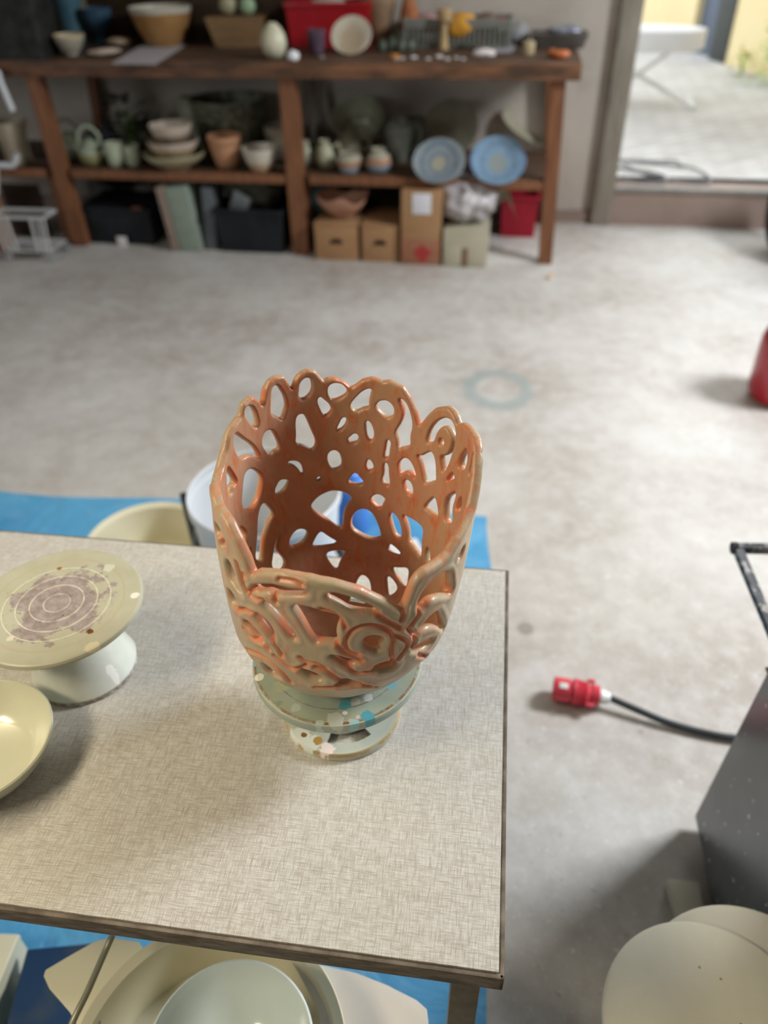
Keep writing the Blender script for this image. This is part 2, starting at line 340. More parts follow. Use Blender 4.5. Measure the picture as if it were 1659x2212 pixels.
# ---------------------------------------------------------------- banding wheels
def spots_mat(name, base, base2, rings, spots, rust=.6, patch=None, rough=.33):
    m, nt, b = new_mat(name); v = objco(nt); t = nd(nt, 'ShaderNodeTexCoord'); s = nd(nt, 'ShaderNodeSeparateXYZ'); nt.links.new(t.outputs['Object'], s.inputs[0])
    r = mth(nt, 'SQRT', mth(nt, 'ADD', mth(nt, 'MULTIPLY', s.outputs[0], s.outputs[0]), mth(nt, 'MULTIPLY', s.outputs[1], s.outputs[1])))
    nf = noise(nt, v, 90, 6, .7); nb = noise(nt, v, 30, 4)
    col = mixc(nt, ramp(nt, nb, .35, .65), base, base2)
    if patch:
        R_, pc, pc2 = patch; rn = mth(nt, 'ADD', r, mth(nt, 'MULTIPLY', mth(nt, 'SUBTRACT', noise(nt, v, 24, 6, .7), .5), .17))
        pcol = mixc(nt, ramp(nt, nf, .4, .6), pc, pc2); col = mixc(nt, ramp(nt, rn, R_-.002, R_+.002, True), col, pcol)
        col = mixc(nt, mth(nt, 'MULTIPLY', ramp(nt, noise(nt, v, 190, 4, .7), .63, .68), ramp(nt, r, .05, .08, True)), col, (.12, .055, .025))
    for rr_, wd, cc, am in rings:
        mk = ramp(nt, mth(nt, 'ABSOLUTE', mth(nt, 'SUBTRACT', r, rr_)), wd*.5, wd, True)
        col = mixc(nt, mth(nt, 'MULTIPLY', mth(nt, 'MULTIPLY', mk, ramp(nt, nf, .5-.26*rust, .54)), am), col, cc)
    for x, y, q, cc in spots:
        a = nd(nt, 'ShaderNodeVectorMath', operation='SUBTRACT'); nt.links.new(t.outputs['Object'], a.inputs[0]); a.inputs[1].default_value = (x, y, 0)
        mm = nd(nt, 'ShaderNodeVectorMath', operation='MULTIPLY'); nt.links.new(a.outputs[0], mm.inputs[0]); mm.inputs[1].default_value = (1, 1, 0)
        l = nd(nt, 'ShaderNodeVectorMath', operation='LENGTH'); nt.links.new(mm.outputs[0], l.inputs[0])
        d = mth(nt, 'ADD', l.outputs['Value'], mth(nt, 'MULTIPLY', mth(nt, 'SUBTRACT', nf, .5), q*2.2))
        col = mixc(nt, ramp(nt, d, q*.9, q, True), col, cc)
    nt.links.new(col, b.inputs['Base Color']); b.inputs['Roughness'].default_value = rough; bump(nt, b, nf, .25, .0012); return m
RUST = (.21, .11, .03); DKR = (.10, .05, .02)
def loc(px, py, z, o): q = at(px, py, z)-o; return float(q[0]), float(q[1])
W1 = np.array([-.0595, .6305, TZ]); ZD = .8445
P1 = lambda x, y: loc(x, y, ZD, W1)
TEAL = (.09, .33, .40); PALE = (.50, .54, .48); PINK = (.66, .48, .44)
sp = [(*P1(560, 1463), .0052, (.80, .78, .70)), (*P1(796, 1549), .0075, TEAL), (*P1(772, 1518), .003, PINK), (*P1(758, 1557), .0035, (.62, .44, .40)), (*P1(773, 1549), .0022, PINK),
      (*P1(750, 1514), .008, (.16, .42, .47)), (*P1(745, 1525), .006, TEAL), (*P1(768, 1513), .006, PALE), (*P1(795, 1507), .006, (.60, .62, .60)), 
      (*P1(725, 1556), .010, (.52, .56, .50)), (*P1(690, 1562), .005, (.45, .53, .48)), (*P1(603, 1518), .004, (.26, .33, .28)), (*P1(610, 1482), .010, (.40, .43, .29)), (*P1(550, 1434), .005, (.25, .42, .43)),
      (*P1(840, 1475), .009, (.20, .44, .50)), (*P1(638, 1530), .006, (.44, .51, .46)), (*P1(745, 1540), .003, (.85, .84, .78)), (*P1(765, 1563), .006, (.33, .55, .55))]
HM = spots_mat('pale_green_enamel', (.30, .37, .31), (.36, .415, .355), [(.0585, .0011, DKR, .8), (.079, .0010, RUST, .7), (.0995, .0024, RUST, 1.0), (.1012, .0010, (.66, .66, .52), .6), (.092, .004, (.38, .40, .24), .5)], sp)
bw = thing('banding_wheel', 'pale green banding wheel spotted with teal and pink glaze, under the openwork vase', 'banding wheel', W1)
zt = ZD-TZ
hd = mob('wheel_head', *lathe([(0, zt-.015), (.098, zt-.015), (.1012, zt-.0142), (.1026, zt-.0115), (.1028, zt-.004), (.1018, zt-.0012), (.0985, zt), (.0795, zt), (.079, zt-.0006), (.0785, zt), (.059, zt), (.0585, zt-.0006), (.058, zt), (0, zt)], 128), HM, bw, sharp=.25)
b0 = np.array([-.0583, .6297]); zb = .011
Wb = np.array([b0[0], b0[1], TZ])
sb_ = [(*loc(692, 1637, TZ+zb, Wb), .008, (.80, .68, .64)), (*loc(705, 1618, TZ+zb, Wb), .0095, (.82, .71, .68)), (*loc(650, 1592, TZ+zb, Wb), .016, (.66, .70, .66)), (*loc(672, 1605, TZ+zb, Wb), .013, (.64, .69, .64)), (*loc(687, 1600, TZ+zb, Wb), .006, (.42, .25, .06)), (*loc(640, 1612, TZ+zb, Wb), .007, (.50, .33, .12)), (*loc(657, 1588, TZ+zb, Wb), .004, RUST)]
BMt = spots_mat('rust_stained_enamel', (.42, .45, .385), (.48, .51, .44), [(.0735, .0022, (.36, .22, .07), .9), (.071, .003, (.56, .55, .42), .5)], sb_, .8)
def slotted_plate(rs, z0, z1, n, slots, rslot, drop=.012):
    V, Fc = [], []; R_ = rs
    for zi, z in ((1, z1), (0, z0)):
        for r in R_: V += [(r*math.cos(2*math.pi*k/n), r*math.sin(2*math.pi*k/n), z) for k in range(n)]
    nr = len(R_); ix = lambda s, i, k: s*nr*n+i*n+(k % n)
    isin = lambda i, k: i == rslot and any(a <= (k*360/n) % 360 < b_ or a <= (k*360/n) % 360+360 < b_ for a, b_ in slots)
    for i in range(nr-1):
        for k in range(n):
            if isin(i, k): continue
            Fc.append((ix(0, i, k), ix(0, i+1, k), ix(0, i+1, k+1), ix(0, i, k+1))); Fc.append((ix(1, i, k+1), ix(1, i+1, k+1), ix(1, i+1, k), ix(1, i, k)))
            if i == rslot:
                if isin(i, k-1): Fc.append((ix(0, i, k), ix(1, i, k), ix(1, i+1, k), ix(0, i+1, k)))
                if isin(i, k+1): Fc.append((ix(0, i, k+1), ix(0, i+1, k+1), ix(1, i+1, k+1), ix(1, i, k+1)))
    for k in range(n):
        if isin(rslot, k):
            Fc.append((ix(0, rslot, k), ix(0, rslot, k+1), ix(1, rslot, k+1), ix(1, rslot, k))); Fc.append((ix(0, rslot+1, k), ix(1, rslot+1, k), ix(1, rslot+1, k+1), ix(0, rslot+1, k+1)))
    Fc += [tuple(ix(0, 0, k) for k in range(n)), tuple(ix(1, 0, k) for k in range(n))[::-1]]
    for k in range(n): Fc.append((ix(0, nr-1, k), ix(1, nr-1, k), ix(1, nr-1, k+1), ix(0, nr-1, k+1)))
    return V, Fc
s0 = at(706, 1594, TZ+zb)[:2]-b0; s1 = at(799, 1584, TZ+zb)[:2]-b0
a0, a1 = math.degrees(math.atan2(s0[1], s0[0])) % 360, math.degrees(math.atan2(s1[1], s1[0])) % 360
slots = [(a0, a1), (a0+120, a1+120), (a0+240, a1+240)]
pl = slotted_plate([.018, .041, .058, .066, .0725], zb-.004, zb, 180, slots, 1)
sk = lathe([(.0725, zb), (.0748, zb-.003), (.0757, .003), (.0750, 0), (.0715, 0), (.0715, zb-.004)], 180)
bs = join(pl, sk); o = mob('base', bs[0], bs[1], BMt, bw, sharp=.6); o.location = (b0[0]-W1[0], b0[1]-W1[1], 0)
mob('spindle', *mv(lathe([(0, zb-.002), (.026, zb-.002), (.022, zb+.02), (.018, zb+.03), (.017, zt-.0155), (0, zt-.0155)], 48), (b0[0]-W1[0], b0[1]-W1[1], 0)), BMt, bw)
# second banding wheel
W2 = np.array([-.4225, .7155, TZ]); z2 = .120
P2 = lambda x, y: loc(x, y, TZ+z2, W2)
sp2 = [(*P2(129, 1228), .0042, (.30, .13, .03)), (*P2(290, 1287), .006, (.80, .78, .68)), (*P2(200, 1396), .009, (.62, .56, .38)), (*P2(22, 1379), .005, (.66, .62, .48)), (*P2(195, 1364), .004, (.16, .06, .02)), (*P2(235, 1226), .007, (.56, .58, .45))]
CRM = (.76, .73, .58)
H2 = spots_mat('olive_white_enamel', (.43, .42, .30), (.47, .46, .345), [(.0165, .0007, CRM, .9), (.0335, .0008, CRM, .9), (.0505, .0008, CRM, .9), (.067, .0008, CRM, .9), (.084, .0013, (.34, .22, .09), .9), (.084, .0006, CRM, .6)], sp2, 1.0, patch=(.057, (.27, .215, .195), (.38, .325, .30)))
b2 = thing('banding_wheel', 'olive white banding wheel with a crusty brown centre, left of the vase', 'banding wheel', W2)
mob('wheel_head', *lathe([(0, z2-.009), (.102, z2-.009), (.1065, z2-.0075), (.1073, z2-.004), (.1060, z2-.001), (.104, z2), (0, z2)], 128), H2, b2, sharp=.25)
D2 = spots_mat('white_enamel_drum', (.56, .59, .53), (.62, .65, .59), [(.0700, .0012, (.12, .06, .04), .8)], [(.052, -.035, .006, (.80, .80, .76))], .8, rough=.22)
_b = mob('base', *(lathe([(0, .002), (.066, 0), (.0695, .001), (.0700, .004), (.0690, .008), (.061, .028), (.052, .050), (.046, .070), (.044, .092), (.050, z2-.009), (0, z2-.009)], 96)), D2, b2, sharp=.9); _b.location = (.008, -.002, 0)
# oval cream bowl at the left edge
CP = M('cream_enamel', (.64, .645, .49), (.67, .67, .52), 9, .2, coat=.4)
def fitbowl(zr_, right, ytop, ybot):
    q = np.array([-.5, .6, .1]); t = np.linspace(0, 2*np.pi, 361)
    def ex(q):
        P = np.stack([q[0]+q[2]*np.cos(t), q[1]+q[2]*np.sin(t), 0*t+zr_], 1)-CAM; w_ = P@_fw; X = 829.5+F*(P@_rt)/w_; Y = 1106-F*(P@_up)/w_
        return np.array([X.max(), Y.min(), Y.max()])
    for _ in range(25):
        r_ = ex(q)-np.array([right, ytop, ybot]); J = np.array([(ex(q+e_)-ex(q))/1e-4 for e_ in np.eye(3)*1e-4]).T; q = q-np.linalg.solve(J, r_)
    return q
q = fitbowl(TZ+.046, 115, 1469, 1752)
ob = mob('shallow_bowl', *lathe(wall_prof([(q[2]*.60, 0), (q[2]*.66, .002), (q[2]*.80, .013), (q[2]*.92, .029), (q[2]*1.0, .046)], .0035), 96), CP)
tag(ob, 'shallow cream enamel bowl at the left end of the work table', 'bowl', loc=(q[0], q[1], TZ))

# ---------------------------------------------------------------- openwork coil vase
VZ = np.array([.85,.86,.87,.88,.9,.93,.96,1.0,1.05,1.1,1.15,1.2])
VR = np.array([.0543,.0644,.0755,.0887,.1051,.1218,.1266,.1306,.134,.1353,.1347,.1342])
VX, VY, VLX, VLY = -.0556, .6306, .0678, .0303
RIM = [(-92,1.109),(-84,1.113),(-77,1.1225),(-73.5,1.134),(-68.5,1.141),(-61.3,1.145),(-60.1,1.156),(-53.3,1.159),(-49,1.15),(-47.1,1.139),(-45.6,1.158),(-42,1.167),(-38.3,1.169),(-34,1.167),(-31.8,1.159),(-29.6,1.146),(-28,1.159),(-24.5,1.165),(-20.9,1.167),(-17.5,1.164),(-15.6,1.158),(-13.1,1.1505),(-10.5,1.1525),(-7.8,1.1525),(-2.7,1.146),(.9,1.139),(3.3,1.143),(6.1,1.149),(11.1,1.1525),(16.6,1.149),(20,1.151),(22.8,1.149),(27.7,1.146),(31.7,1.135),(36.4,1.118),(38.4,1.105),(40.5,1.113),(43.4,1.124),(47.5,1.135),(52,1.1405),(56,1.145),(59.4,1.144),(63,1.14),(65.5,1.134),(68.5,1.14),(72.9,1.142),(79,1.144),(84.9,1.1455),(90,1.142),(97,1.131),(105,1.113),(110,1.101),(114.8,1.095),(124.6,1.087),(130.3,1.079),(134.9,1.077),(144.7,1.077),(148,1.073),(150.4,1.066),(152.2,1.05),(153.8,1.038),(155.3,1.041),(162.6,1.059),(171.6,1.0755),(182,1.086),(192.5,1.09),(203.7,1.089),(212,1.083),(217,1.078),(218.9,1.071),(220.1,1.075),(221.7,1.086),(226.7,1.103),(232.6,1.114),(239.2,1.117),(246,1.117),(250,1.12),(255,1.121),(262,1.117)]
HB=[[(-59.0,1.1515),(-54.6,1.1479),(-52.8,1.1409),(-51.1,1.127),(-51.3,1.121),(-52.7,1.1215),(-55.1,1.1292),(-59.2,1.1429)],[(-40.8,1.1576),(-38.4,1.1582),(-36.6,1.1515),(-34.4,1.1416),(-33.4,1.1286),(-34.6,1.1222),(-35.6,1.1146),(-38.4,1.1221),(-41.8,1.1272),(-41.2,1.145)],[(-24.9,1.1529),(-22.7,1.1568),(-20.2,1.1551),(-19.5,1.1463),(-19.9,1.1382),(-22.8,1.1323),(-25.8,1.1351),(-25.4,1.1461)],[(-15.4,1.1301),(-14.2,1.1287),(-8.6,1.1143),(-12.2,1.1044),(-14.1,1.1138),(-15.7,1.1239)],[(-68.2,1.1323),(-62.4,1.1174),(-55.8,1.1021),(-52.3,1.0884),(-51.0,1.0778),(-55.1,1.0905),(-60.0,1.0946),(-63.4,1.0948),(-67.8,1.108),(-70.0,1.1211),(-69.5,1.1285)],[(-45.7,1.1078),(-42.1,1.1059),(-40.2,1.0962),(-38.5,1.084),(-38.4,1.0785),(-41.2,1.0788),(-43.6,1.0736),(-45.3,1.0829),(-47.6,1.0928),(-47.6,1.1014)],[(-26.4,1.1133),(-23.7,1.1123),(-22.0,1.1033),(-19.8,1.0881),(-17.4,1.0751),(-18.6,1.0623),(-23.1,1.0725),(-27.8,1.0776),(-27.0,1.0891),(-27.5,1.1066)],[(-10.3,1.1425),(-7.7,1.1452),(-3.9,1.1433),(-1.4,1.1358),(-2.5,1.1306),(-5.0,1.1274),(-7.1,1.1256),(-9.2,1.1266),(-10.5,1.1343)],[(1.4,1.1189),(3.8,1.1263),(7.1,1.1349),(11.2,1.1391),(10.1,1.1311),(9.6,1.1215),(9.9,1.1158),(6.9,1.1148),(4.0,1.1098),(1.9,1.1135)],[(14.8,1.1206),(16.6,1.1247),(20.1,1.1254),(22.9,1.1204),(23.4,1.112),(21.5,1.1058),(18.8,1.1069),(15.6,1.1134),(14.7,1.1163)],[(26.4,1.1314),(29.0,1.1297),(31.6,1.1219),(33.7,1.1095),(34.1,1.1001),(33.3,1.0889),(34.4,1.0772),(30.1,1.0721),(28.1,1.0692),(27.9,1.0789),(25.7,1.0885),(28.1,1.0984),(29.7,1.1101),(29.6,1.1185),(27.8,1.1259)],[(-2.7,1.1014),(-1.3,1.0995),(-2.1,1.0921),(-3.8,1.0869),(-5.8,1.0856),(-4.3,1.0935)],[(3.6,1.08),(5.2,1.0768),(4.6,1.0695),(2.0,1.0684),(0.2,1.0723),(1.5,1.0756)],[(9.6,1.0974),(11.2,1.095),(13.1,1.0847),(13.1,1.0759),(12.1,1.0724),(10.7,1.0775),(9.8,1.0883)],[(-8.0,1.0587),(-5.3,1.0561),(-4.0,1.0492),(-3.3,1.0379),(-6.1,1.0332),(-8.8,1.0356),(-10.4,1.0471),(-10.0,1.055)],[(12.0,1.0464),(13.7,1.0414),(14.1,1.0348),(12.4,1.0323),(10.9,1.0362),(11.2,1.043)],[(21.5,1.0762),(22.7,1.074),(22.3,1.0638),(22.1,1.0535),(20.6,1.0529),(21.2,1.0644)],[(21.3,1.0456),(22.5,1.0407),(23.0,1.0311),(24.4,1.0173),(23.0,1.017),(20.3,1.0207),(21.5,1.0304),(20.8,1.0399)],[(55.3,1.1302),(59.3,1.1325),(62.8,1.1309),(64.8,1.1244),(65.3,1.1153),(64.6,1.106),(63.2,1.0944),(62.2,1.0846),(60.2,1.0737),(58.7,1.0657),(56.9,1.073),(55.5,1.0826),(59.1,1.0859),(62.3,1.0949),(63.3,1.1061),(62.7,1.1137),(60.3,1.119),(57.4,1.1223),(54.8,1.1214),(51.8,1.1156),(49.8,1.1077),(48.4,1.0936),(44.6,1.0892),(45.9,1.1056),(49.7,1.1201)],[(53.5,1.1015),(54.9,1.1039),(56.1,1.1026),(55.9,1.0974),(53.7,1.0962),(53.2,1.0986)],[(29.3,1.0497),(31.6,1.057),(33.9,1.0583),(36.2,1.0547),(38.8,1.0462),(40.2,1.0385),(37.3,1.0431),(34.3,1.0434),(32.0,1.04),(30.6,1.0358),(29.5,1.0427)],[(39.9,1.068),(42.7,1.0684),(44.3,1.0725),(47.9,1.0795),(49.8,1.0789),(51.8,1.0697),(52.9,1.0579),(53.8,1.0492),(50.4,1.0448),(47.2,1.0373),(45.3,1.0452),(43.5,1.0549),(41.7,1.063)],[(77.9,1.1197),(80.0,1.1209),(81.6,1.1143),(79.9,1.1039),(77.1,1.0941),(72.9,1.0897),(71.4,1.0942),(72.8,1.1045)],[(92.3,1.1376),(92.0,1.1078),(87.4,1.1028),(88.9,1.1139),(90.9,1.1278)],[(67.6,1.0761),(69.6,1.0742),(66.5,1.0677),(62.9,1.0598),(65.1,1.0688)],[(33.4,1.0265),(35.0,1.0305),(37.5,1.0289),(39.0,1.023),(39.3,1.0141),(36.3,1.0152),(34.4,1.0191)],[(54.4,1.0259),(56.6,1.0264),(59.0,1.0185),(60.8,1.0091),(57.1,1.0069),(51.4,1.0071),(49.3,1.0075),(51.6,1.0157)],[(73.8,1.0609),(73.1,1.0519),(72.1,1.0416),(73.2,1.0336),(76.0,1.0255),(70.6,1.0141),(67.4,1.0139),(65.5,1.0239),(64.8,1.0336),(65.5,1.04),(67.5,1.0455)],[(79.5,1.0601),(82.6,1.0658),(84.0,1.0612),(82.4,1.049),(77.5,1.0425),(77.7,1.0503)],[(27.7,0.98),(30.0,0.9782),(33.0,0.9721),(35.0,0.9622),(35.9,0.9517),(34.2,0.9498),(31.5,0.9538),(29.6,0.9619),(27.5,0.9719)],[(35.5,0.9816),(37.8,0.9818),(42.6,0.9817),(47.8,0.9806),(50.7,0.9773),(50.8,0.967),(51.3,0.958),(52.3,0.9508),(53.5,0.9409),(50.4,0.9438),(45.9,0.9481),(41.9,0.9515),(40.8,0.9618),(39.0,0.9715)],[(57.1,0.9592),(58.9,0.9584),(61.4,0.9513),(61.7,0.946),(59.8,0.9433),(57.1,0.9503)],[(29.7,0.9361),(32.7,0.934),(38.0,0.9279),(35.4,0.9258),(31.9,0.9259),(29.0,0.9288)],[(35.4,0.9091),(39.7,0.9109),(47.5,0.9174),(49.8,0.9087),(52.7,0.8984),(46.7,0.9012),(40.1,0.9056)],[(34.1,0.8971),(36.4,0.8981),(42.1,0.8951),(46.6,0.8915),(43.6,0.884),(41.9,0.883),(37.7,0.8898)],[(11.4,0.8849),(14.0,0.8924),(19.7,0.8896),(23.2,0.8831),(25.6,0.876),(25.7,0.8711),(19.2,0.866),(9.1,0.8657),(7.8,0.87),(11.1,0.877)],[(-20.5,0.9867),(-17.9,0.9935),(-14.0,0.9992),(-8.3,1.0031),(-2.6,1.0004),(1.2,0.996),(2.6,0.9914),(0.6,0.984),(-1.3,0.9766),(-2.1,0.9652),(-2.0,0.9511),(-5.0,0.9526),(-8.2,0.9597),(-11.4,0.9673),(-15.7,0.9747)],[(4.4,0.9651),(6.2,0.9719),(9.3,0.9763),(12.8,0.9761),(16.2,0.9706),(19.1,0.9594),(21.6,0.9476),(22.1,0.9427),(17.6,0.9388),(14.1,0.9394),(9.4,0.9433),(4.7,0.9501),(4.1,0.9576)],[(-15.9,1.0255),(-14.4,1.0222),(-16.5,1.0205)],[(4.6,1.0267),(6.7,1.0213),(9.5,1.0144),(6.5,1.0119),(2.4,1.0137),(1.3,1.016),(3.0,1.022)],[(17.6,0.9996),(20.3,0.9993),(22.7,0.9959),(21.4,0.9916),(20.4,0.9827),(18.1,0.9855),(14.7,0.9926),(15.7,0.9958)],[(-15.0,0.947),(-12.4,0.9413),(-8.7,0.9346),(-4.9,0.9281),(-11.4,0.9271),(-20.7,0.9293),(-19.2,0.9368),(-16.5,0.945)],[(-12.0,0.9157),(-9.1,0.9174),(-1.9,0.9173),(-0.1,0.9163),(-1.8,0.9119),(-4.1,0.9047),(-5.2,0.8984),(-8.0,0.9022),(-10.7,0.9095)],[(-79.5,1.1048),(-77.5,1.1018),(-72.1,1.0815),(-71.0,1.0744),(-74.5,1.0765),(-77.3,1.069),(-81.8,1.0761),(-81.1,1.095)],[(-62.5,1.0732),(-57.8,1.0737),(-53.9,1.0653),(-50.4,1.054),(-52.2,1.0377),(-56.2,1.0248),(-60.4,1.0237),(-67.6,1.0364),(-66.2,1.051),(-63.7,1.0662)],[(-40.0,1.0319),(-38.3,1.036),(-33.3,1.0315),(-33.9,1.0264),(-37.2,1.0202),(-41.0,1.0193),(-41.8,1.0269)],[(-32.2,1.0564),(-28.4,1.0535),(-25.6,1.0477),(-24.4,1.035),(-25.1,1.0356),(-27.1,1.0447),(-29.4,1.0508),(-32.7,1.0546)],[(-51.1,1.0193),(-48.2,1.0112),(-44.5,0.9964),(-48.2,0.9902),(-50.6,0.9825),(-53.3,0.973),(-55.4,0.9601),(-57.7,0.9442),(-61.7,0.9549),(-61.9,0.9599),(-60.4,0.9698),(-58.2,0.981),(-56.4,0.9973),(-54.4,1.012)],[(-41.9,0.964),(-44.4,0.9537),(-45.8,0.9445),(-43.4,0.9346),(-40.9,0.9228),(-45.9,0.9162),(-51.6,0.9237),(-47.2,0.9462),(-44.6,0.9586)],[(-35.1,0.9502),(-32.5,0.9561),(-29.1,0.9592),(-25.0,0.955),(-23.9,0.9497),(-25.4,0.9437),(-27.8,0.9394),(-31.7,0.9389),(-35.5,0.9422)],[(-74.0,1.017),(-71.5,1.0141),(-68.2,1.003),(-68.9,0.9971),(-72.0,0.9986),(-75.8,1.005),(-76.4,1.0118)],[(-66.5,0.9779),(-66.9,0.9713),(-69.6,0.9684),(-71.3,0.9737)]]
HF=[[(235.1,1.0643),(232.5,1.0625),(230.8,1.0554),(229.4,1.0465),(227.7,1.0387),(227.6,1.0336),(230.5,1.0341),(233.4,1.0377),(236.8,1.0403),(238.2,1.0483),(238.1,1.0564)],[(241.1,1.0166),(236.3,1.02),(233.8,1.0157),(234.4,1.0068),(238.0,1.0004),(241.6,1.0014)],[(218.1,1.0566),(214.5,1.0621),(211.1,1.0663),(207.3,1.0696),(203.7,1.0698),(199.3,1.0707),(193.8,1.0728),(194.1,1.0702),(198.7,1.0677),(205.3,1.0622),(208.3,1.0613),(211.7,1.0618),(215.5,1.0564)],[(185.4,1.0695),(183.0,1.0725),(178.5,1.0685),(173.9,1.0619),(169.5,1.0546),(164.9,1.0438),(169.4,1.0483),(173.0,1.0509),(175.9,1.054),(180.1,1.062)],[(213.1,1.0434),(209.6,1.0412),(206.1,1.0343),(202.7,1.0235),(198.8,1.0057),(201.3,1.0081),(203.6,1.0184),(206.3,1.0265),(209.1,1.0333),(212.5,1.0379)],[(219.8,1.018),(215.5,1.0214),(211.9,1.0148),(210.2,1.0047),(210.8,0.9937),(212.6,0.9996),(215.4,1.0061),(218.3,1.0108)],[(229.8,0.9902),(225.4,0.9972),(221.3,0.9951),(218.2,0.9893),(217.7,0.9831),(221.0,0.9804),(224.9,0.9847)],[(198.9,1.0509),(195.5,1.053),(190.7,1.0511),(187.6,1.047),(187.9,1.0475),(183.6,1.0447),(180.5,1.0387),(181.9,1.029),(182.3,1.019),(181.4,1.0083),(185.8,1.0098),(189.6,1.0093),(189.7,1.0085),(192.0,1.0176),(194.2,1.0306),(196.4,1.0421)],[(168.7,1.0111),(165.8,1.0105),(161.9,1.0044),(161.8,0.9965),(163.3,0.9923),(162.2,0.986),(165.7,0.9929),(168.8,1.0002)],[(128.2,1.0501),(124.2,1.0307),(120.4,1.0091),(126.4,1.0195),(132.8,1.0286),(138.8,1.0334),(144.2,1.0248),(145.4,1.0357),(144.7,1.0468),(141.9,1.0544),(137.1,1.0578),(132.5,1.0559)],[(131.9,1.0024),(127.9,0.9873),(115.1,0.9425),(128.1,0.9784),(134.7,0.9891),(140.6,0.991),(144.5,0.9876),(142.1,0.996),(139.4,1.0022),(136.4,1.0049)],[(131.5,0.9608),(129.6,0.9537),(133.6,0.9526),(139.8,0.9581),(144.4,0.967),(139.6,0.9676)],[(163.1,0.9637),(158.9,0.965),(155.1,0.9607),(152.8,0.9545),(153.9,0.9498),(158.1,0.9503),(162.0,0.9567)],[(184.2,0.9882),(180.4,0.9855),(175.6,0.9792),(172.0,0.9766),(175.1,0.9727),(176.3,0.9716),(180.3,0.9807)],[(197.7,0.9595),(194.3,0.9593),(190.3,0.956),(187.4,0.9474),(190.8,0.9462),(194.2,0.9483)],[(219.8,0.9406),(215.3,0.9383),(210.8,0.9339),(211.5,0.9301),(218.1,0.9224),(219.5,0.9329)],[(178.5,0.9456),(177.2,0.9485),(174.2,0.9429),(169.8,0.9374),(175.0,0.9391),(180.1,0.9386)],[(118.6,1.0654),(119.4,1.0567),(121.7,1.0593),(121.1,1.0662)],[(246.2,1.0934),(241.6,1.0939),(237.4,1.0904),(236.7,1.0843),(243.2,1.0686),(244.0,1.0798),(249.6,1.0795)]]
CR=[[(227.4,1.0758),(225.5,1.062),(224.0,1.0512),(222.4,1.0454)],[(224.9,1.0639),(222.7,1.0669)],[(233.1,1.0022),(227.5,1.014),(223.9,1.0176),(219.6,1.0208)],[(215.6,1.0566),(218.6,1.0557),(222.1,1.0428),(218.3,1.0429),(213.0,1.0476)],[(207.9,1.0621),(207.4,1.0557),(206.7,1.0514)],[(155.0,0.9643),(156.9,0.9873),(156.2,0.9999),(158.7,1.0152),(164.5,1.0269),(170.5,1.0317),(174.8,1.0266),(177.2,1.016),(177.9,1.0072),(176.6,0.9951),(171.9,0.9888)],[(153.8,1.0372),(153.3,1.0319),(153.8,1.0251)],[(168.9,1.0536),(165.0,1.0425),(160.8,1.0295),(156.4,1.0199),(153.6,1.0124)],[(157.1,1.006),(152.9,0.9988),(147.4,0.9834),(150.4,0.971),(154.0,0.9616)],[(190.6,0.9694),(185.8,0.9659),(182.6,0.9574),(178.5,0.9478)],[(210.8,0.9694),(206.8,0.9645),(203.0,0.9586),(199.7,0.9603),(195.0,0.9701)],[(197.3,0.9808),(194.9,0.9752),(189.6,0.9754),(185.8,0.9692)],[(231.7,0.9446),(221.2,0.9576),(214.0,0.9549),(207.8,0.9473),(203.8,0.9327)],[(217.3,0.9821),(213.6,0.9755)],[(210.5,0.9927),(207.7,0.983),(206.4,0.9748)],[(187.8,1.0544),(182.8,1.0505),(179.3,1.0409),(177.7,1.0285)],[(181.6,1.0088),(177.7,0.9926),(173.8,0.986),(170.1,0.9775)],[(204.6,1.0823),(198.0,1.0843),(195.1,1.0821)],[(149.9,1.0079),(144.3,0.9869),(145.2,0.9734)],[(176.3,0.9729),(172.9,0.9589),(166.4,0.9579),(161.3,0.958)],[(191.2,0.9341),(180.5,0.9384),(169.1,0.9393),(159.4,0.9181)],[(139.4,0.9509),(131.0,0.9319)],[(144.7,1.0283),(145.6,1.0197),(149.1,1.0094)],[(230.2,0.9808),(225.4,0.9739),(217.3,0.9821)]]

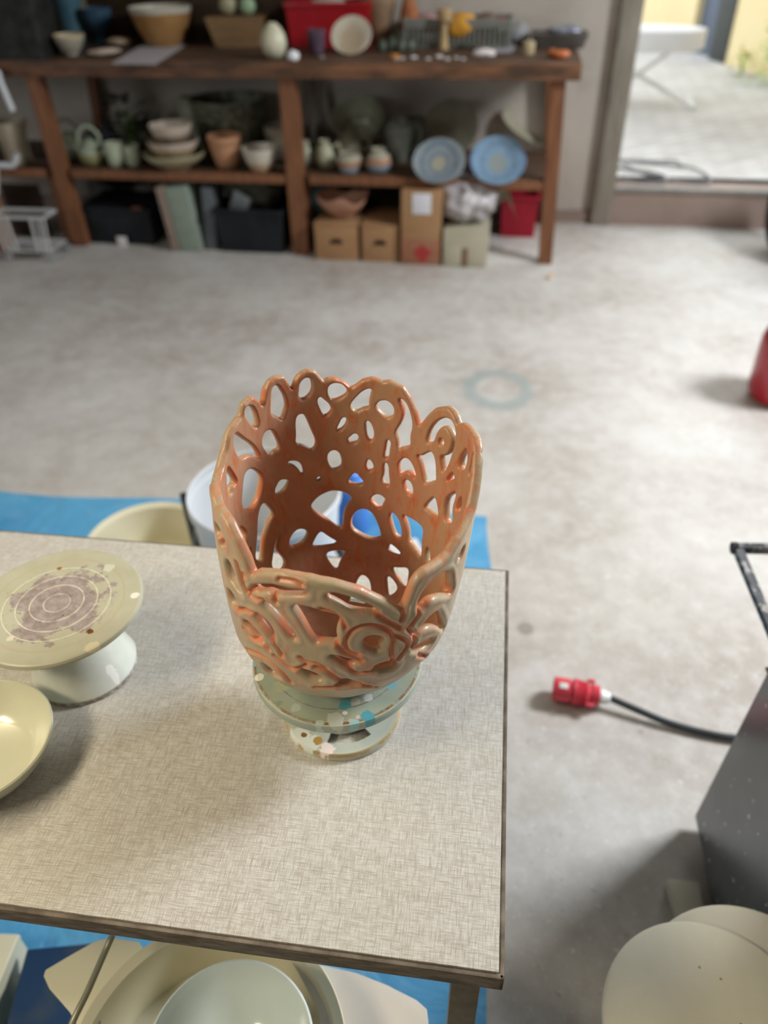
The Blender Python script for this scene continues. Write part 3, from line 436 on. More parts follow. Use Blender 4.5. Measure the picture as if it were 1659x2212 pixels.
def build_vase():
    NT, NZ = 800, 270
    th = np.arange(NT)*360.0/NT
    ztop = 1.178; zs0 = np.linspace(.853, ztop, NZ)
    # rows spaced evenly along the profile
    zz = np.linspace(.853, ztop, 2000); rr = np.interp(zz, VZ, VR)
    rr = np.convolve(np.pad(rr, 40, mode='edge'), np.ones(81)/81, 'valid')
    L = np.concatenate([[0], np.cumsum(np.hypot(np.diff(zz), np.diff(rr)))])
    ls = np.linspace(0, L[-1], NZ); zr = np.interp(ls, L, zz); R = np.interp(ls, L, rr)
    TH, LL = np.meshgrid(th, ls)                      # rows x cols
    RR = R[:, None]+0*TH
    D = np.full(TH.shape, 1.0)
    z2l = lambda z: np.interp(z, zz, L)
    def segdist(P, closed, DD, sign):
        P = np.array(P, float); n = len(P)
        t0 = P[:, 0].mean(); X = ((TH-t0+180) % 360)-180; px = P[:, 0]-t0; pl = z2l(P[:, 1])
        m = (X > px.min()-9) & (X < px.max()+9) & (LL > pl.min()-.02) & (LL < pl.max()+.02)
        if not m.any(): return
        x, l, r = X[m], LL[m], RR[m]*math.pi/180
        best = np.full(x.shape, 9.0); ins = np.zeros(x.shape, bool)
        for i in range(n if closed else n-1):
            ax, al, bx, bl = px[i], pl[i], px[(i+1) % n], pl[(i+1) % n]
            ex, el = (bx-ax)*r, bl-al; qx, ql = (x-ax)*r, l-al
            t = np.clip((qx*ex+ql*el)/(ex*ex+el*el+1e-12), 0, 1)
            best = np.minimum(best, np.hypot(qx-t*ex, ql-t*el))
            if closed and al != bl:
                c = ((al > l) != (bl > l)) & (x < (bx-ax)*(l-al)/(bl-al)+ax); ins ^= c
        s = np.where(ins, -best, best) if closed else best
        DD[m] = np.minimum(DD[m], s)
    def chaikin(P, closed=True, it=2):
        for _ in range(it):
            Q = []; n = len(P)
            for i in range(n if closed else n-1):
                a, b = P[i], P[(i+1) % n]
                Q += [(a[0]*.75+b[0]*.25, a[1]*.75+b[1]*.25), (a[0]*.25+b[0]*.75, a[1]*.25+b[1]*.75)]
            P = Q if closed else [P[0]]+Q+[P[-1]]
        return P
    for P in HB+HF: segdist(chaikin(P), True, D, 1)
    D = D-np.where((TH > 98) & (TH < 262), .0017, .0008)
    # scalloped rim
    rim = [(t-360 if t > 180 else t, z) for t, z in RIM]; rim.sort()
    rim = [(rim[-1][0]-360, rim[-1][1])]+rim+[(rim[0][0]+360, rim[0][1])]
    fine = []
    ra = np.array(rim); tt = np.arange(-182, 182, .5); rz = np.interp(tt, ra[:, 0], ra[:, 1])
    k = np.array([1, 2, 3, 2, 1])/9.; rz = np.convolve(np.pad(rz, 2, mode='edge'), k, 'valid')
    rimd = np.full(TH.shape, 9.0); pts = np.stack([tt, z2l(rz)], 1)
    X = ((TH+180) % 360)-180
    rl = np.interp(X, tt, z2l(rz))
    band = LL > rl.min()-.02
    for i in range(len(pts)-1):
        m = band & (np.abs(((X-pts[i, 0]+180) % 360)-180) < 8)
        if not m.any(): continue
        r_ = RR[m]*math.pi/180; qx = (((X[m]-pts[i, 0]+180) % 360)-180)*r_; ex = (pts[i+1, 0]-pts[i, 0])*r_
        ql = LL[m]-pts[i, 1]; el = pts[i+1, 1]-pts[i, 1]; t = np.clip((qx*ex+ql*el)/(ex*ex+el*el+1e-12), 0, 1)
        rimd[m] = np.minimum(rimd[m], np.hypot(qx-t*ex, ql-t*el))
    D = np.minimum(D, np.where(LL < rl, rimd, -rimd))
    CD = np.full(TH.shape, 1.0)
    for P in CR: segdist(chaikin(P, False), False, CD, 1)
    CB = np.full(TH.shape, 1.0)
    # wall half thickness from the distance to the nearest opening
    T0 = .0048
    def rnd_prof(d, wd): q = np.clip(d/wd, 0, 1); return np.sqrt(np.clip(1-(1-q)**2, 0, 1))
    def low(seed, fx, fl):
        g = np.random.RandomState(seed); out = 0
        for k in range(7):
            a = int(g.randint(1, fx)); b = g.uniform(.3, 1)*fl; p, q = g.uniform(0, 6.28, 2)
            out = out+np.cos(a*np.radians(TH)+p)*np.cos(b*LL+q)
        return out/7
    lump = low(5, 30, 90)*.0009+low(9, 70, 240)*.0003
    tin = T0*rnd_prof(D, .0030)*(1+0*D)
    tout = T0*1.2*rnd_prof(D, .0042)+.0006*np.exp(-((D-.006)/.003)**2)
    crease = np.exp(-(CD/.0021)**2); creb = np.exp(-(CB/.0022)**2)
    tout = np.maximum(tout-np.minimum(.0036, .9*tout)*crease+.0007*np.exp(-((CD-.005)/.0025)**2)*(D > .004), 0)
    crcol = np.exp(-(CD/.0032)**2)
    tin = np.maximum(tin-.0016*creb, 0)
    tin = np.where(D > 0, np.maximum(tin, .0002), 0); tout = np.where(D > 0, np.maximum(tout, .0002), 0)
    C0 = -.0055; thr = np.radians(TH); zz_ = zr[:, None]+0*TH
    nr = np.gradient(R, ls); nz = np.gradient(zr, ls); nl = np.hypot(nr, nz); nor_r = (nz/nl)[:, None]; nor_z = (-nr/nl)[:, None]
    def pos(off):
        r = RR+C0*nor_r+(off+lump)*nor_r; z = zz_+C0*nor_z+(off+lump)*nor_z
        x = VLX*(z-.85)+r*np.sin(thr); y = VLY*(z-.85)+r*np.cos(thr)
        return np.stack([x, y, np.maximum(z-.85, 0.0)], -1)
    PO, PI = pos(tout), pos(-tin); PM = pos(0*tout)
    warm = np.exp(-(np.clip(D, 0, 1)/.0022)**1.0)*.5
    V, A, G, E_ = [], [], [], []; key = {}
    edge = np.exp(-(np.clip(np.minimum(D, rimd+.02), 0, 1)/.0026)**2)
    def vid(side, i, j):
        k_ = (side, i, j)
        if k_ not in key:
            key[k_] = len(V); V.append((PO if side else PI)[i, j]); A.append(0. if side else 1.); G.append(crcol[i, j] if side else creb[i, j]*.7); E_.append(edge[i, j])
        return key[k_]
    def eid(i, j, i2, j2):
        k_ = (2,)+tuple(sorted(((i, j), (i2, j2))))
        if k_ not in key:
            a, b = D[i, j], D[i2, j2]; t = a/(a-b)
            key[k_] = len(V); V.append(PM[i, j]*(1-t)+PM[i2, j2]*t); A.append(.5); G.append(.0); E_.append(1.)
        return key[k_]
    Fc = []
    for i in range(NZ-1):
        row = (D[i] > 0) | (D[i+1] > 0)
        for j in range(NT):
            j2 = (j+1) % NT
            if not (row[j] or row[j2]): continue
            c = ((i, j), (i, j2), (i+1, j2), (i+1, j)); s = [D[q] > 0 for q in c]
            if all(s):
                Fc.append([vid(1, *q) for q in c]); Fc.append([vid(0, *q) for q in c][::-1]); continue
            if not any(s): continue
            for side in (1, 0):
                poly = []
                for k in range(4):
                    a, b = c[k], c[(k+1) % 4]
                    if s[k]: poly.append(vid(side, *a))
                    if s[k] != s[(k+1) % 4]: poly.append(eid(*a, *b))
                if len(poly) >= 3: Fc.append(poly if side else poly[::-1])
    # floor of the pot, outside and inside
    for side in (1, 0):
        c = len(V); V.append((0, 0, 0.0 if side else .012)); A.append(0. if side else 1.); G.append(0.); E_.append(0.)
        i0 = 0 if side else int(np.argmin(np.abs(zr-.868)))
        for j in range(NT):
            q = [c, vid(side, i0, (j+1) % NT), vid(side, i0, j)]; Fc.append(q if side else q[::-1])
    me = bpy.data.meshes.new('openwork_vase'); me.from_pydata([tuple(map(float, v)) for v in V], [], Fc); me.update()
    me.polygons.foreach_set('use_smooth', [True]*len(me.polygons))
    for nm, arr in (('inside', A), ('crease', G), ('edge', E_)):
        at_ = me.attributes.new(nm, 'FLOAT', 'POINT'); at_.data.foreach_set('value', np.array(arr, dtype=np.float32))
    return me
def vase_mat():
    m, nt, b = new_mat('leather_hard_clay')
    v = objco(nt); vs = objco(nt, (1, 1, .35))
    def attr(n): a = nd(nt, 'ShaderNodeAttribute'); a.attribute_name = n; return a.outputs['Fac']
    ins, cre, edg = attr('inside'), attr('crease'), attr('edge')
    n1 = noise(nt, v, 22, 6); n2 = noise(nt, vs, 42, 9, .75, 1.6); n3 = noise(nt, vs, 300, 3); n4 = noise(nt, v, 9, 3)
    outer = mixc(nt, ramp(nt, n1, .35, .7), (.46, .375, .235), (.50, .36, .24))
    outer = mixc(nt, mth(nt, 'MULTIPLY', ramp(nt, n2, .51, .62), .65), outer, (.62, .21, .11))
    outer = mixc(nt, mth(nt, 'MULTIPLY', ramp(nt, noise(nt, v, 30, 5, .6, .5), .56, .64), .6), outer, (.40, .35, .27))
    inner = mixc(nt, ramp(nt, n4, .35, .65), (.45, .275, .155), (.50, .25, .155))
    inner = mixc(nt, mth(nt, 'MULTIPLY', ramp(nt, n2, .50, .64), .85), inner, (.56, .135, .04))
    inner = mixc(nt, mth(nt, 'MULTIPLY', ramp(nt, n3, .4, .7), .25), inner, (.54, .32, .22))
    col = mixc(nt, ins, outer, inner)
    col = mixc(nt, mth(nt, 'MULTIPLY', mth(nt, 'MULTIPLY', edg, ramp(nt, noise(nt, v, 24, 4), .50, .60)), .6), col, (.66, .19, .08))
    col = mixc(nt, mth(nt, 'MULTIPLY', cre, .85), col, (.70, .19, .07))
    nt.links.new(col, b.inputs['Base Color'])
    b.inputs['Roughness'].default_value = .34; b.inputs['Specular IOR Level'].default_value = .42
    h = mth(nt, 'ADD', mth(nt, 'MULTIPLY', n1, .5), mth(nt, 'MULTIPLY', n3, .12)); bump(nt, b, h, .35, .0016)
    return m
vase_me = build_vase(); vase_me.materials.append(vase_mat())
vase = link(bpy.data.objects.new('openwork_vase', vase_me)); vase.location = (VX, VY, .8455)
tag(vase, 'tall openwork terracotta vase of looping clay coils, standing on the banding wheel', 'vase')

# ---------------------------------------------------------------- things on the floor
def tarp_mat():
    m, nt, b = new_mat('blue_tarpaulin'); v = objco(nt)
    col = mixc(nt, ramp(nt, noise(nt, v, 3, 5, .6, 1.0), .35, .65), (.07, .30, .56), (.13, .43, .70))
    col = mixc(nt, mth(nt, 'MULTIPLY', ramp(nt, noise(nt, v, 11, 6), .55, .75), .45), col, (.30, .52, .72))
    nt.links.new(col, b.inputs['Base Color']); b.inputs['Roughness'].default_value = .45; bump(nt, b, noise(nt, v, 5, 4, .6, .8), .6, .02); return m
c = [at(-900, 1000), at(1058, 1121), at(1058, 1226), at(1064, 2212), None]
c0, c1 = c[1][:2], c[3][:2]
NX, NY = 70, 50; V, Fc = [], []; r_ = random.Random(2); ph = [(r_.uniform(0, 6), r_.uniform(3, 14), r_.uniform(3, 14)) for _ in range(7)]
near_r = c1+(c1-c0)*.25; far_r = c0; far_l = at(0, 1063)[:2]+(at(0, 1063)[:2]-c0)*.35; near_l = near_r+(far_l-far_r)
for j in range(NY+1):
    for i in range(NX+1):
        s, t = i/NX, j/NY; p = (near_l*(1-s)+near_r*s)*(1-t)+(far_l*(1-s)+far_r*s)*t
        h = sum(math.sin(a+p[0]*b_+p[1]*c_) for a, b_, c_ in ph)/7; edge = min(s, 1-s, t, 1-t)
        V.append((p[0]+.01*math.sin(9*p[1]), p[1]+.012*math.sin(7*p[0]), .004+max(0, h)*.016*min(1, edge*12)))
for j in range(NY):
    for i in range(NX): a = j*(NX+1)+i; Fc.append((a, a+1, a+NX+2, a+NX+1))
tp = mob('tarpaulin', V, Fc, tarp_mat()); tag(tp, 'creased light blue tarpaulin spread on the concrete under the work table', 'tarpaulin')
# red plug on its black cable
RP = M('red_plastic', (.62, .035, .06), (.68, .06, .09), 10, .35); WP = M('white_nylon', (.72, .76, .74), None, 8, .4)
BK = M('black_rubber', (.03, .035, .04), (.045, .05, .055), 9, .45)
p0, p1 = at(1196, 1487, .034), at(1318, 1508, .030); ax = Vector((float(p1[0]-p0[0]), float(p1[1]-p0[1]), float(p1[2]-p0[2]))); Lp = ax.length; ax.normalize()
pr = thing('power_plug', 'red five-pin power plug with a white gland and black cable on the concrete', 'plug', p0)
rotm = ax.to_track_quat('Z', 'Y').to_matrix().to_4x4()
hs = lathe([(.010, .012), (.024, .012), (.0245, 0), (.0295, 0), (.0300, .004), (.0300, .040), (.027, .041), (.027, .046), (0, .046)], 40)
mob('socket', *xf(hs, rotm), RP, pr)
mob('label', *xf(mv(boxv(-.007, .007, -.010, .010, -.0008, .0008, .0005), (.0, -.0300, .021), rx=math.pi/2), rotm @ Matrix.Rotation(math.radians(200), 4, 'Z')), WP, pr)
rib = [(0, .046), (.0325, .046), (.0335, .048)]
for k in range(9): rib += [(.0335-.0004*k, .049+.0036*k), (.0322-.0006*k, .0508+.0036*k)]
rib += [(.024, .086), (.026, .090), (.0255, Lp*.80), (0, Lp*.80)]
mob('grip', *xf(lathe(rib, 40), rotm), RP, pr)
for a in (1.0, 3.1, 5.2): mob('latch', *xf(mv(boxv(-.004, .004, -.004, .004, 0, .018, .001), (.034*math.cos(a), .034*math.sin(a), .078)), rotm), RP, pr)
mob('cable_gland', *xf(lathe([(0, Lp*.80), (.018, Lp*.80), (.019, Lp*.84), (.017, Lp*.90), (.013, Lp*.99), (.0105, Lp), (0, Lp)], 12), rotm), WP, pr, sharp=.4)
cb = [p1-p0, at(1380, 1535, .022)-p0, at(1440, 1560, .014)-p0, at(1510, 1580, .011)-p0, at(1585, 1594, .011)-p0, at(1700, 1600, .011)-p0, at(1830, 1590, .011)-p0]
mob('cable', *tube(cb, .0085, 14, sm=8), BK, pr)
# grey steel cabinet
def steel():
    m, nt, b = new_mat('glossy_grey_steel'); v = objco(nt)
    col = mixc(nt, ramp(nt, noise(nt, v, 4, 4), .35, .65), (.125, .13, .135), (.17, .175, .18)); col = mixc(nt, ramp(nt, noise(nt, v, 55, 2, .5), .70, .73), col, (.55, .57, .58))
    nt.links.new(col, b.inputs['Base Color']); b.inputs['Roughness'].default_value = .24; b.inputs['Metallic'].default_value = .35; b.inputs['Specular IOR Level'].default_value = .6; return m
ca = at(1500, 1760, .03); cb_ = at(1548, 2012, .03); dn = (cb_-ca); dn[2] = 0; dn /= np.linalg.norm(dn); ctop = on_ = CAM+ray(1659, 1445)*((ca[1])/ray(1659, 1445)[1])
lean = float((ctop[0]-ca[0])/(ctop[2]-ca[2]))
ct = thing('steel_cabinet', 'glossy dark grey steel cabinet standing at the right edge, reflecting the red plug', 'cabinet', (ca[0], ca[1], 0))
ex = np.array([-dn[1], dn[0], 0]); ex = ex if ex[0] > 0 else -ex
HC = .50; far = -dn
def cpt(s, d, z): q_ = dn*s+ex*d; return (float(q_[0]+lean*(z-.03)), float(q_[1]), z)
V = [cpt(0, 0, .03), cpt(.62, 0, .03), cpt(.62, .55, .03), cpt(0, .55, .03), cpt(0, 0, HC), cpt(.62, 0, HC), cpt(.62, .55, HC), cpt(0, .55, HC)]
bm = bmesh.new(); vs = [bm.verts.new(v) for v in V]
for f in ((0, 3, 2, 1), (4, 5, 6, 7), (0, 1, 5, 4), (1, 2, 6, 5), (2, 3, 7, 6), (3, 0, 4, 7)): bm.faces.new([vs[i] for i in f])
bmesh.ops.bevel(bm, geom=list(bm.edges), offset=.004, segments=2, affect='EDGES'); bm.verts.index_update()
mob('body', [tuple(v.co) for v in bm.verts], [tuple(v.index for v in f.verts) for f in bm.faces], steel(), ct); bm.free()
_a = cpt(.0, .30, HC); _b = cpt(.62, .30, HC); _c = cpt(.62, .55, HC); _d = cpt(0, .55, HC)
mob('unseen_shade_block', *prism([_a[:2], _b[:2], _c[:2], _d[:2]], HC-.002, 1.15, .004), bpy.data.materials['glossy_grey_steel'], ct)  # unseen block added on top of the cabinet to shade the floor
FP = M('black_plastic_foot', (.03, .03, .03), None, 8, .5)
for s, d in ((.04, .05), (.55, .05), (.04, .5), (.55, .5)): q_ = cpt(s, d, 0.03); mob('foot', *mv(lathe([(0, 0), (.02, 0), (.02, .031), (0, .031)], 20), (q_[0], q_[1], 0)), FP, ct)
# black bracket frame above the cabinet
BF = M('chipped_black_paint', (.03, .035, .04), (.28, .26, .24), 70, .38, metal=.3, lo=.50, hi=.60, bmp=.001, detail=8)
zf = .60; a_ = at(1588, 1184, zf); b_ = at(1659, 1183, zf); e_ = at(1672, 1400, .52); g_ = at(1720, 1184, zf)
fm = thing('bracket_frame', 'black chipped square tube bracket at the right edge above the cabinet', 'frame', (ca[0], ca[1], HC))
og = np.array([ca[0], ca[1], HC]); 
far_ = at(1900, 1190, zf)
mob('cross_tube', *tube([a_-og, far_-og], .0105, 4, square=True), BF, fm, sharp=.3)
q2 = at(1595, 1190, zf); q3 = q2+(e_-q2)*1.35; q3[2] = max(q3[2], HC+.012)
mob('side_tube', *tube([q2-og, q3-og], .0105, 4, square=True), BF, fm, sharp=.3)
q4 = q3+(far_-a_); mob('side_tube', *tube([far_-og, q4-og], .0105, 4, square=True), BF, fm, sharp=.3)
cap = a_-(far_-a_)/np.linalg.norm(far_-a_)*.006
mob('end_cap', *tube([cap-og, a_+(far_-a_)*.012-og], .0118, 16), FP, fm)
for qq in (q3, q4): mob('foot_plate', *mv(boxv(-.03, .03, -.03, .03, 0, .006, .001), (qq[0]-og[0], qq[1]-og[1], 0)), BF, fm)
# cream wedge of wood by the cabinet
wp = [at(x, y, .035)[:2] for x, y in ((1456, 1897), (1524, 1905), (1540, 1998), (1490, 2005))]; wc = sum(wp)/4
wo = mob('wooden_wedge', *prism([tuple(p_-wc) for p_ in wp], 0, .035, .003), M('cream_painted_wood', (.72, .69, .55), (.76, .73, .6), 12, .6)); tag(wo, 'cream painted wooden wedge on the floor against the steel cabinet', 'wood block', loc=(wc[0]-.012, wc[1], 0))
# round stool and plaster bats, lower right corner
CB_ = M('cream_plaster', (.66, .625, .50), (.70, .665, .54), 8, .42, lo=.3, hi=.7)
bc = at(1548, 2235, .45); R_ = kpx(bc)*240
CS = spots_mat('scuffed_cream_plaster', (.72, .69, .55), (.75, .72, .58), [], [(.09*math.cos(a)*.6-.02, .07*math.sin(a*1.7)+.01, .0022, (.38, .30, .16)) for a in (0, .5, 1.1, 1.9, 2.6)]+[(-.075, -.035, .003, (.40, .45, .50))], rough=.42)
bt = mob('plaster_bat', *lathe([(0, 0), (R_-.004, 0), (R_, .004), (R_, .010), (R_-.005, .014), (0, .014)], 96), CS); tag(bt, 'round cream plaster bat on top of the stool in the lower right corner', 'bat', loc=(bc[0], bc[1], .4365))
s_c = at(1640, 2205, .43); st = thing('round_stool', 'round cream stool under the plaster bat in the lower right corner', 'stool', (s_c[0], s_c[1], 0))
mob('seat', *lathe([(0, .400), (R_-.01, .400), (R_+.006, .405), (R_+.010, .418), (R_+.008, .430), (R_, .436), (0, .436)], 96), CB_, st)
for k in range(4): a = k*math.pi/2+.6; mob('leg', *tube([(R_*.55*math.cos(a), R_*.55*math.sin(a), .401), (R_*.95*math.cos(a), R_*.95*math.sin(a), .0)], .013, 12), LM, st)
# potter's wheel with a two-part splash pan, below the near edge of the table
PC = M('cream_abs_plastic', (.72, .68, .50), (.75, .71, .53), 4, .32)
zp = .42; wc = at(446, 2300, zp); pw = thing('pottery_wheel', 'pottery wheel with a cream two-part splash pan below the near edge of the table', 'pottery wheel', (wc[0], wc[1], 0))
kp = kpx(wc); Rp = kp*288
pan = mob('splash_pan', *lathe(wall_prof([(Rp*.90, zp-.115), (Rp*.95, zp-.10), (Rp*.985, zp-.03), (Rp*1.0, zp), (Rp*1.06, zp+.004)], .004), 96), PC, pw)
def wing(pts, z, z1=None):
    L_ = [at(x, y, z)[:2]-wc[:2] for x, y in pts]; return prism([tuple(p_) for p_ in L_], z-.004, z, .0015)
mob('splash_pan_wing', *wing([(238, 2024), (205, 2033), (150, 2065), (98, 2095), (94, 2108), (106, 2135), (150, 2185), (190, 2250), (200, 2330), (215, 2200), (258, 2110), (310, 2050), (300, 2034)], zp-.012), PC, pan)
mob('splash_pan_wing', *wing([(630, 2078), (700, 2086), (770, 2102), (840, 2130), (900, 2160), (922, 2180), (926, 2215), (915, 2320), (760, 2400), (700, 2300), (690, 2180)], zp-.03), M('pale_pinkish_plastic', (.68, .63, .56), (.71, .66, .58), 4, .4), pan)
mob('pan_seam', *boxv(-.0015, .0015, -.002, .002, 0, .01), PC, pan)
wb = at(505, 2292, .465)
mob('wheel_head', *mv(lathe([(0, zp-.03), (.07, zp-.03), (.07, zp+.03), (0, zp+.03)], 48), (wb[0]-wc[0], wb[1]-wc[1], 0)), M('steel_grey', (.4, .4, .4), None, 8, .35, metal=.8), pw)
mob('body', *join(prism(rounded(.30, .30, .05), .12, zp-.117, .01), prism(rounded(.26, .26, .05), .06, .121)), M('dark_blue_housing', (.02, .06, .16), (.03, .08, .2), 5, .4), pw)
for sx_ in (-1, 1):
    for sy_ in (-1, 1): mob('leg', *boxv(sx_*.12-.016, sx_*.12+.016, sy_*.12-.016, sy_*.12+.016, 0, .122, .003), LM, pw)
rod = [at(247, 2012, .50)-np.array([wc[0], wc[1], 0]), at(225, 2060, .50)-np.array([wc[0], wc[1], 0]), at(190, 2140, .50)-np.array([wc[0], wc[1], 0]), at(150, 2225, .49)-np.array([wc[0], wc[1], 0]), at(120, 2330, .44)-np.array([wc[0], wc[1], 0]), at(135, 2440, .35)-np.array([wc[0], wc[1], 0])]
rod = [at(262, 1985, .44)-np.array([wc[0], wc[1], 0])]+rod
mob('bent_rod', *tube(rod, .0042, 12, sm=8), M('olive_grey_rod', (.30, .29, .20), (.36, .34, .25), 10, .35, metal=.3), pw)
WE = M('white_enamel', (.64, .74, .72), (.70, .79, .77), 12, .10, coat=.6)
rb = kpx(wb)*178
eb = mob('enamel_bowl', *lathe(wall_prof([(rb*.42, 0), (rb*.50, .002), (rb*.72, .018), (rb*.92, .038), (rb*1.0, .052)], .003), 96), WE); tag(eb, 'white enamel bowl sitting in the cream splash pan at the bottom edge', 'bowl', loc=(wb[0], wb[1], zp+.031))
# cream board at lower left
bp = [at(x, y, .11)[:2] for x, y in ((-60, 2014), (42, 2019), (0, 2120), (-80, 2250))]; c_ = sum(bp)/4
bo = thing('wooden_box', 'cream box standing on the tarpaulin at the lower left edge', 'box', (c_[0], c_[1], .012))
mob('body', *prism([tuple((p_-c_)*.97) for p_ in bp], 0, .085), PC, bo); mob('lid', *prism([tuple(p_-c_) for p_ in bp], .085, .1, .003), PC, bo)
# ---- behind the table: big white tub on a dark stand, cream pan, blue canister, white board
WT = M('white_tub_plastic', (.60, .63, .66), (.68, .70, .73), 4, .4)
zt_ = .40; tc = at(570, 1058, zt_); tr = kpx(tc)*166
tbx = thing('round_tub', 'large round white plastic tub on a dark metal stand behind the table', 'tub', (tc[0], tc[1], .14))
h_ = zt_-.14
mob('body', *lathe(wall_prof([(tr*.80, 0), (tr*.84, .004), (tr*.93, h_*.5), (tr*.965, h_*.9), (tr*1.0, h_*.91), (tr*1.0, h_)], .005), 80), WT, tbx)
hw = [(tr*1.02*math.cos(a), tr*1.02*math.sin(a), h_*.80-.10*abs(math.sin((a-2.0)))) for a in np.linspace(2.0, 2.0+math.pi, 24)]
mob('wire_handle', *tube(hw, .003, 8), M('galvanised_wire', (.35, .36, .36), None, 8, .35, metal=.8), tbx)
stn = thing('metal_stand', 'dark metal stand carrying the white tub behind the table', 'stand', (tc[0], tc[1], .0))
DKM = M('dark_painted_steel', (.03, .04, .055), (.05, .06, .075), 8, .45)
ring = [(tr*.98*math.cos(a), tr*.98*math.sin(a), .128) for a in np.linspace(0, 2*math.pi, 40, endpoint=False)]
mob('ring', *tube(ring, .011, 10, closed=True), DKM, stn)
mob('cross_bar', *tube([(-tr, 0, .128), (tr, 0, .128)], .010, 8), DKM, stn); mob('cross_bar', *tube([(0, -tr, .128), (0, tr, .128)], .010, 8), DKM, stn)
for k in range(4):
    a = k*math.pi/2+.6; mob('leg', *tube([(tr*.98*math.cos(a), tr*.98*math.sin(a), .128), (tr*1.25*math.cos(a), tr*1.25*math.sin(a), .020)], .013, 10), DKM, stn)
up_ = at(393, 1055, .30)-np.array([tc[0], tc[1], 0]); mob('upright', *tube([(up_[0], up_[1], .28), (up_[0]+.01, up_[1]-.01, .012)], .011, 8), DKM, stn); mob('upright_arm', *tube([(up_[0], up_[1], .20), (-tr*.95*.9, tr*.0, .128)], .009, 8), DKM, stn)
pc_ = at(318, 1172, .16); cp = mob('cream_pan', *lathe([(0, 0), (.15, 0), (.158, .01), (.168, .10), (.178, .13), (.183, .135), (.180, .14), (.165, .13), (.15, .012), (0, .010)], 72), PC)
tag(cp, 'shallow round cream plastic pan on the tarpaulin behind the far table edge', 'pan', loc=(pc_[0], pc_[1]+.02, .015))
bc_ = at(742, 1092, .12); BLU = M('bright_blue_plastic', (.06, .23, .70), (.09, .28, .76), 6, .35)
cn = thing('blue_canister', 'bright blue round plastic canister glimpsed through the vase beside the tub', 'canister', (bc_[0]+.02, bc_[1]+.03, .014))
mob('body', *lathe([(0, 0), (.055, 0), (.060, .008), (.060, .16), (.05, .18), (.03, .19), (0, .19)], 48), BLU, cn)
mob('cap', *lathe([(0, .188), (.03, .188), (.03, .212), (.027, .215), (0, .215)], 32), BLU, cn)
pp = [at(x, y, .03)[:2] for x, y in ((690, 1172), (900, 1164), (935, 1235), (690, 1235))]; c_ = sum(pp)/4
wbd = mob('white_board', *prism([tuple(p_-c_) for p_ in pp], 0, .012, .001), M('white_melamine', (.82, .81, .78), None, 8, .4)); tag(wbd, 'flat white board lying on the tarpaulin right behind the table edge', 'board', loc=(c_[0], c_[1], .02))
# ---- right edge of the garage
rc = at(1690, 885, 0); rr_ = .13; hR = hgt((rc[0], rc[1], 0), 712)
rd = thing('red_gas_bottle', 'red gas bottle with a white valve cap at the right edge of the frame', 'gas bottle', (rc[0]+.03, rc[1]+.10, 0))
mob('body', *lathe([(0, 0), (.10, 0), (.12, .01), (.13, .04), (.13, hR*.72), (.12, hR*.82), (.09, hR*.90), (.05, hR*.94), (0, hR*.95)], 56), M('red_enamel', (.42, .012, .03), (.46, .02, .035), 6, .25, coat=.5), rd)
mob('collar', *lathe([(.07, hR*.90), (.085, hR*.90), (.09, hR*1.02), (.083, hR*1.02)], 40), M('white_enamel_collar', (.8, .8, .8), None, 6, .3), rd)
ty = at(1664, 556, 0); tw = thing('trailer_wheel', 'black rubber wheel standing at the right edge near the doorway', 'wheel', (ty[0]+.10, ty[1], 0))
Rt = hgt((ty[0], ty[1], 0), 345)/2
tt_ = xf(lathe([(Rt*.62, -.085), (Rt*.80, -.10), (Rt*.94, -.085), (Rt, -.06), (Rt, .06), (Rt*.94, .085), (Rt*.80, .10), (Rt*.62, .085), (Rt*.62, -.085)], 64), Matrix.Translation((0, 0, Rt)) @ Matrix.Rotation(math.pi/2, 4, 'Y'))
mob('tyre', *tt_, M('tyre_rubber', (.012, .013, .014), (.02, .021, .022), 9, .6), tw)
mob('rim', *xf(lathe([(0, -.03), (Rt*.30, -.03), (Rt*.5, -.06), (Rt*.625, -.08), (Rt*.625, .08), (Rt*.5, .06), (Rt*.3, .03), (0, .03)], 48), Matrix.Translation((0, 0, Rt)) @ Matrix.Rotation(math.pi/2, 4, 'Y')), M('grey_rim', (.4, .4, .4), None, 8, .4, metal=.6), tw)
cp_ = at(1188, 600, 0); ch = mob('wood_chip', *boxv(-.03, .03, -.012, .012, 0, .012, .002), M('raw_pine', (.55, .40, .26), None, 8, .7)); tag(ch, 'small pale wood chip on the floor by the right bench leg', 'wood chip', loc=cp_); ch.rotation_euler = (0, 0, 1.0)

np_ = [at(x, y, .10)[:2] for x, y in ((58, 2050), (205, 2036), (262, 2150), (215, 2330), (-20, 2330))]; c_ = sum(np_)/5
nt_ = thing('blue_tub', 'dusty navy blue plastic tub on the tarpaulin under the pottery wheel', 'tub', (c_[0], c_[1], .012))  # dusty navy plastic; its dark tone also stands in for table shade on the tarpaulin
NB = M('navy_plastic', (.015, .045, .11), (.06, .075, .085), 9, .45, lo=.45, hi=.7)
mob('body', *prism([tuple((p_-c_)*.93) for p_ in np_], 0, .075, .004), NB, nt_); mob('rim', *prism([tuple(p_-c_) for p_ in np_], .072, .088, .004), NB, nt_)

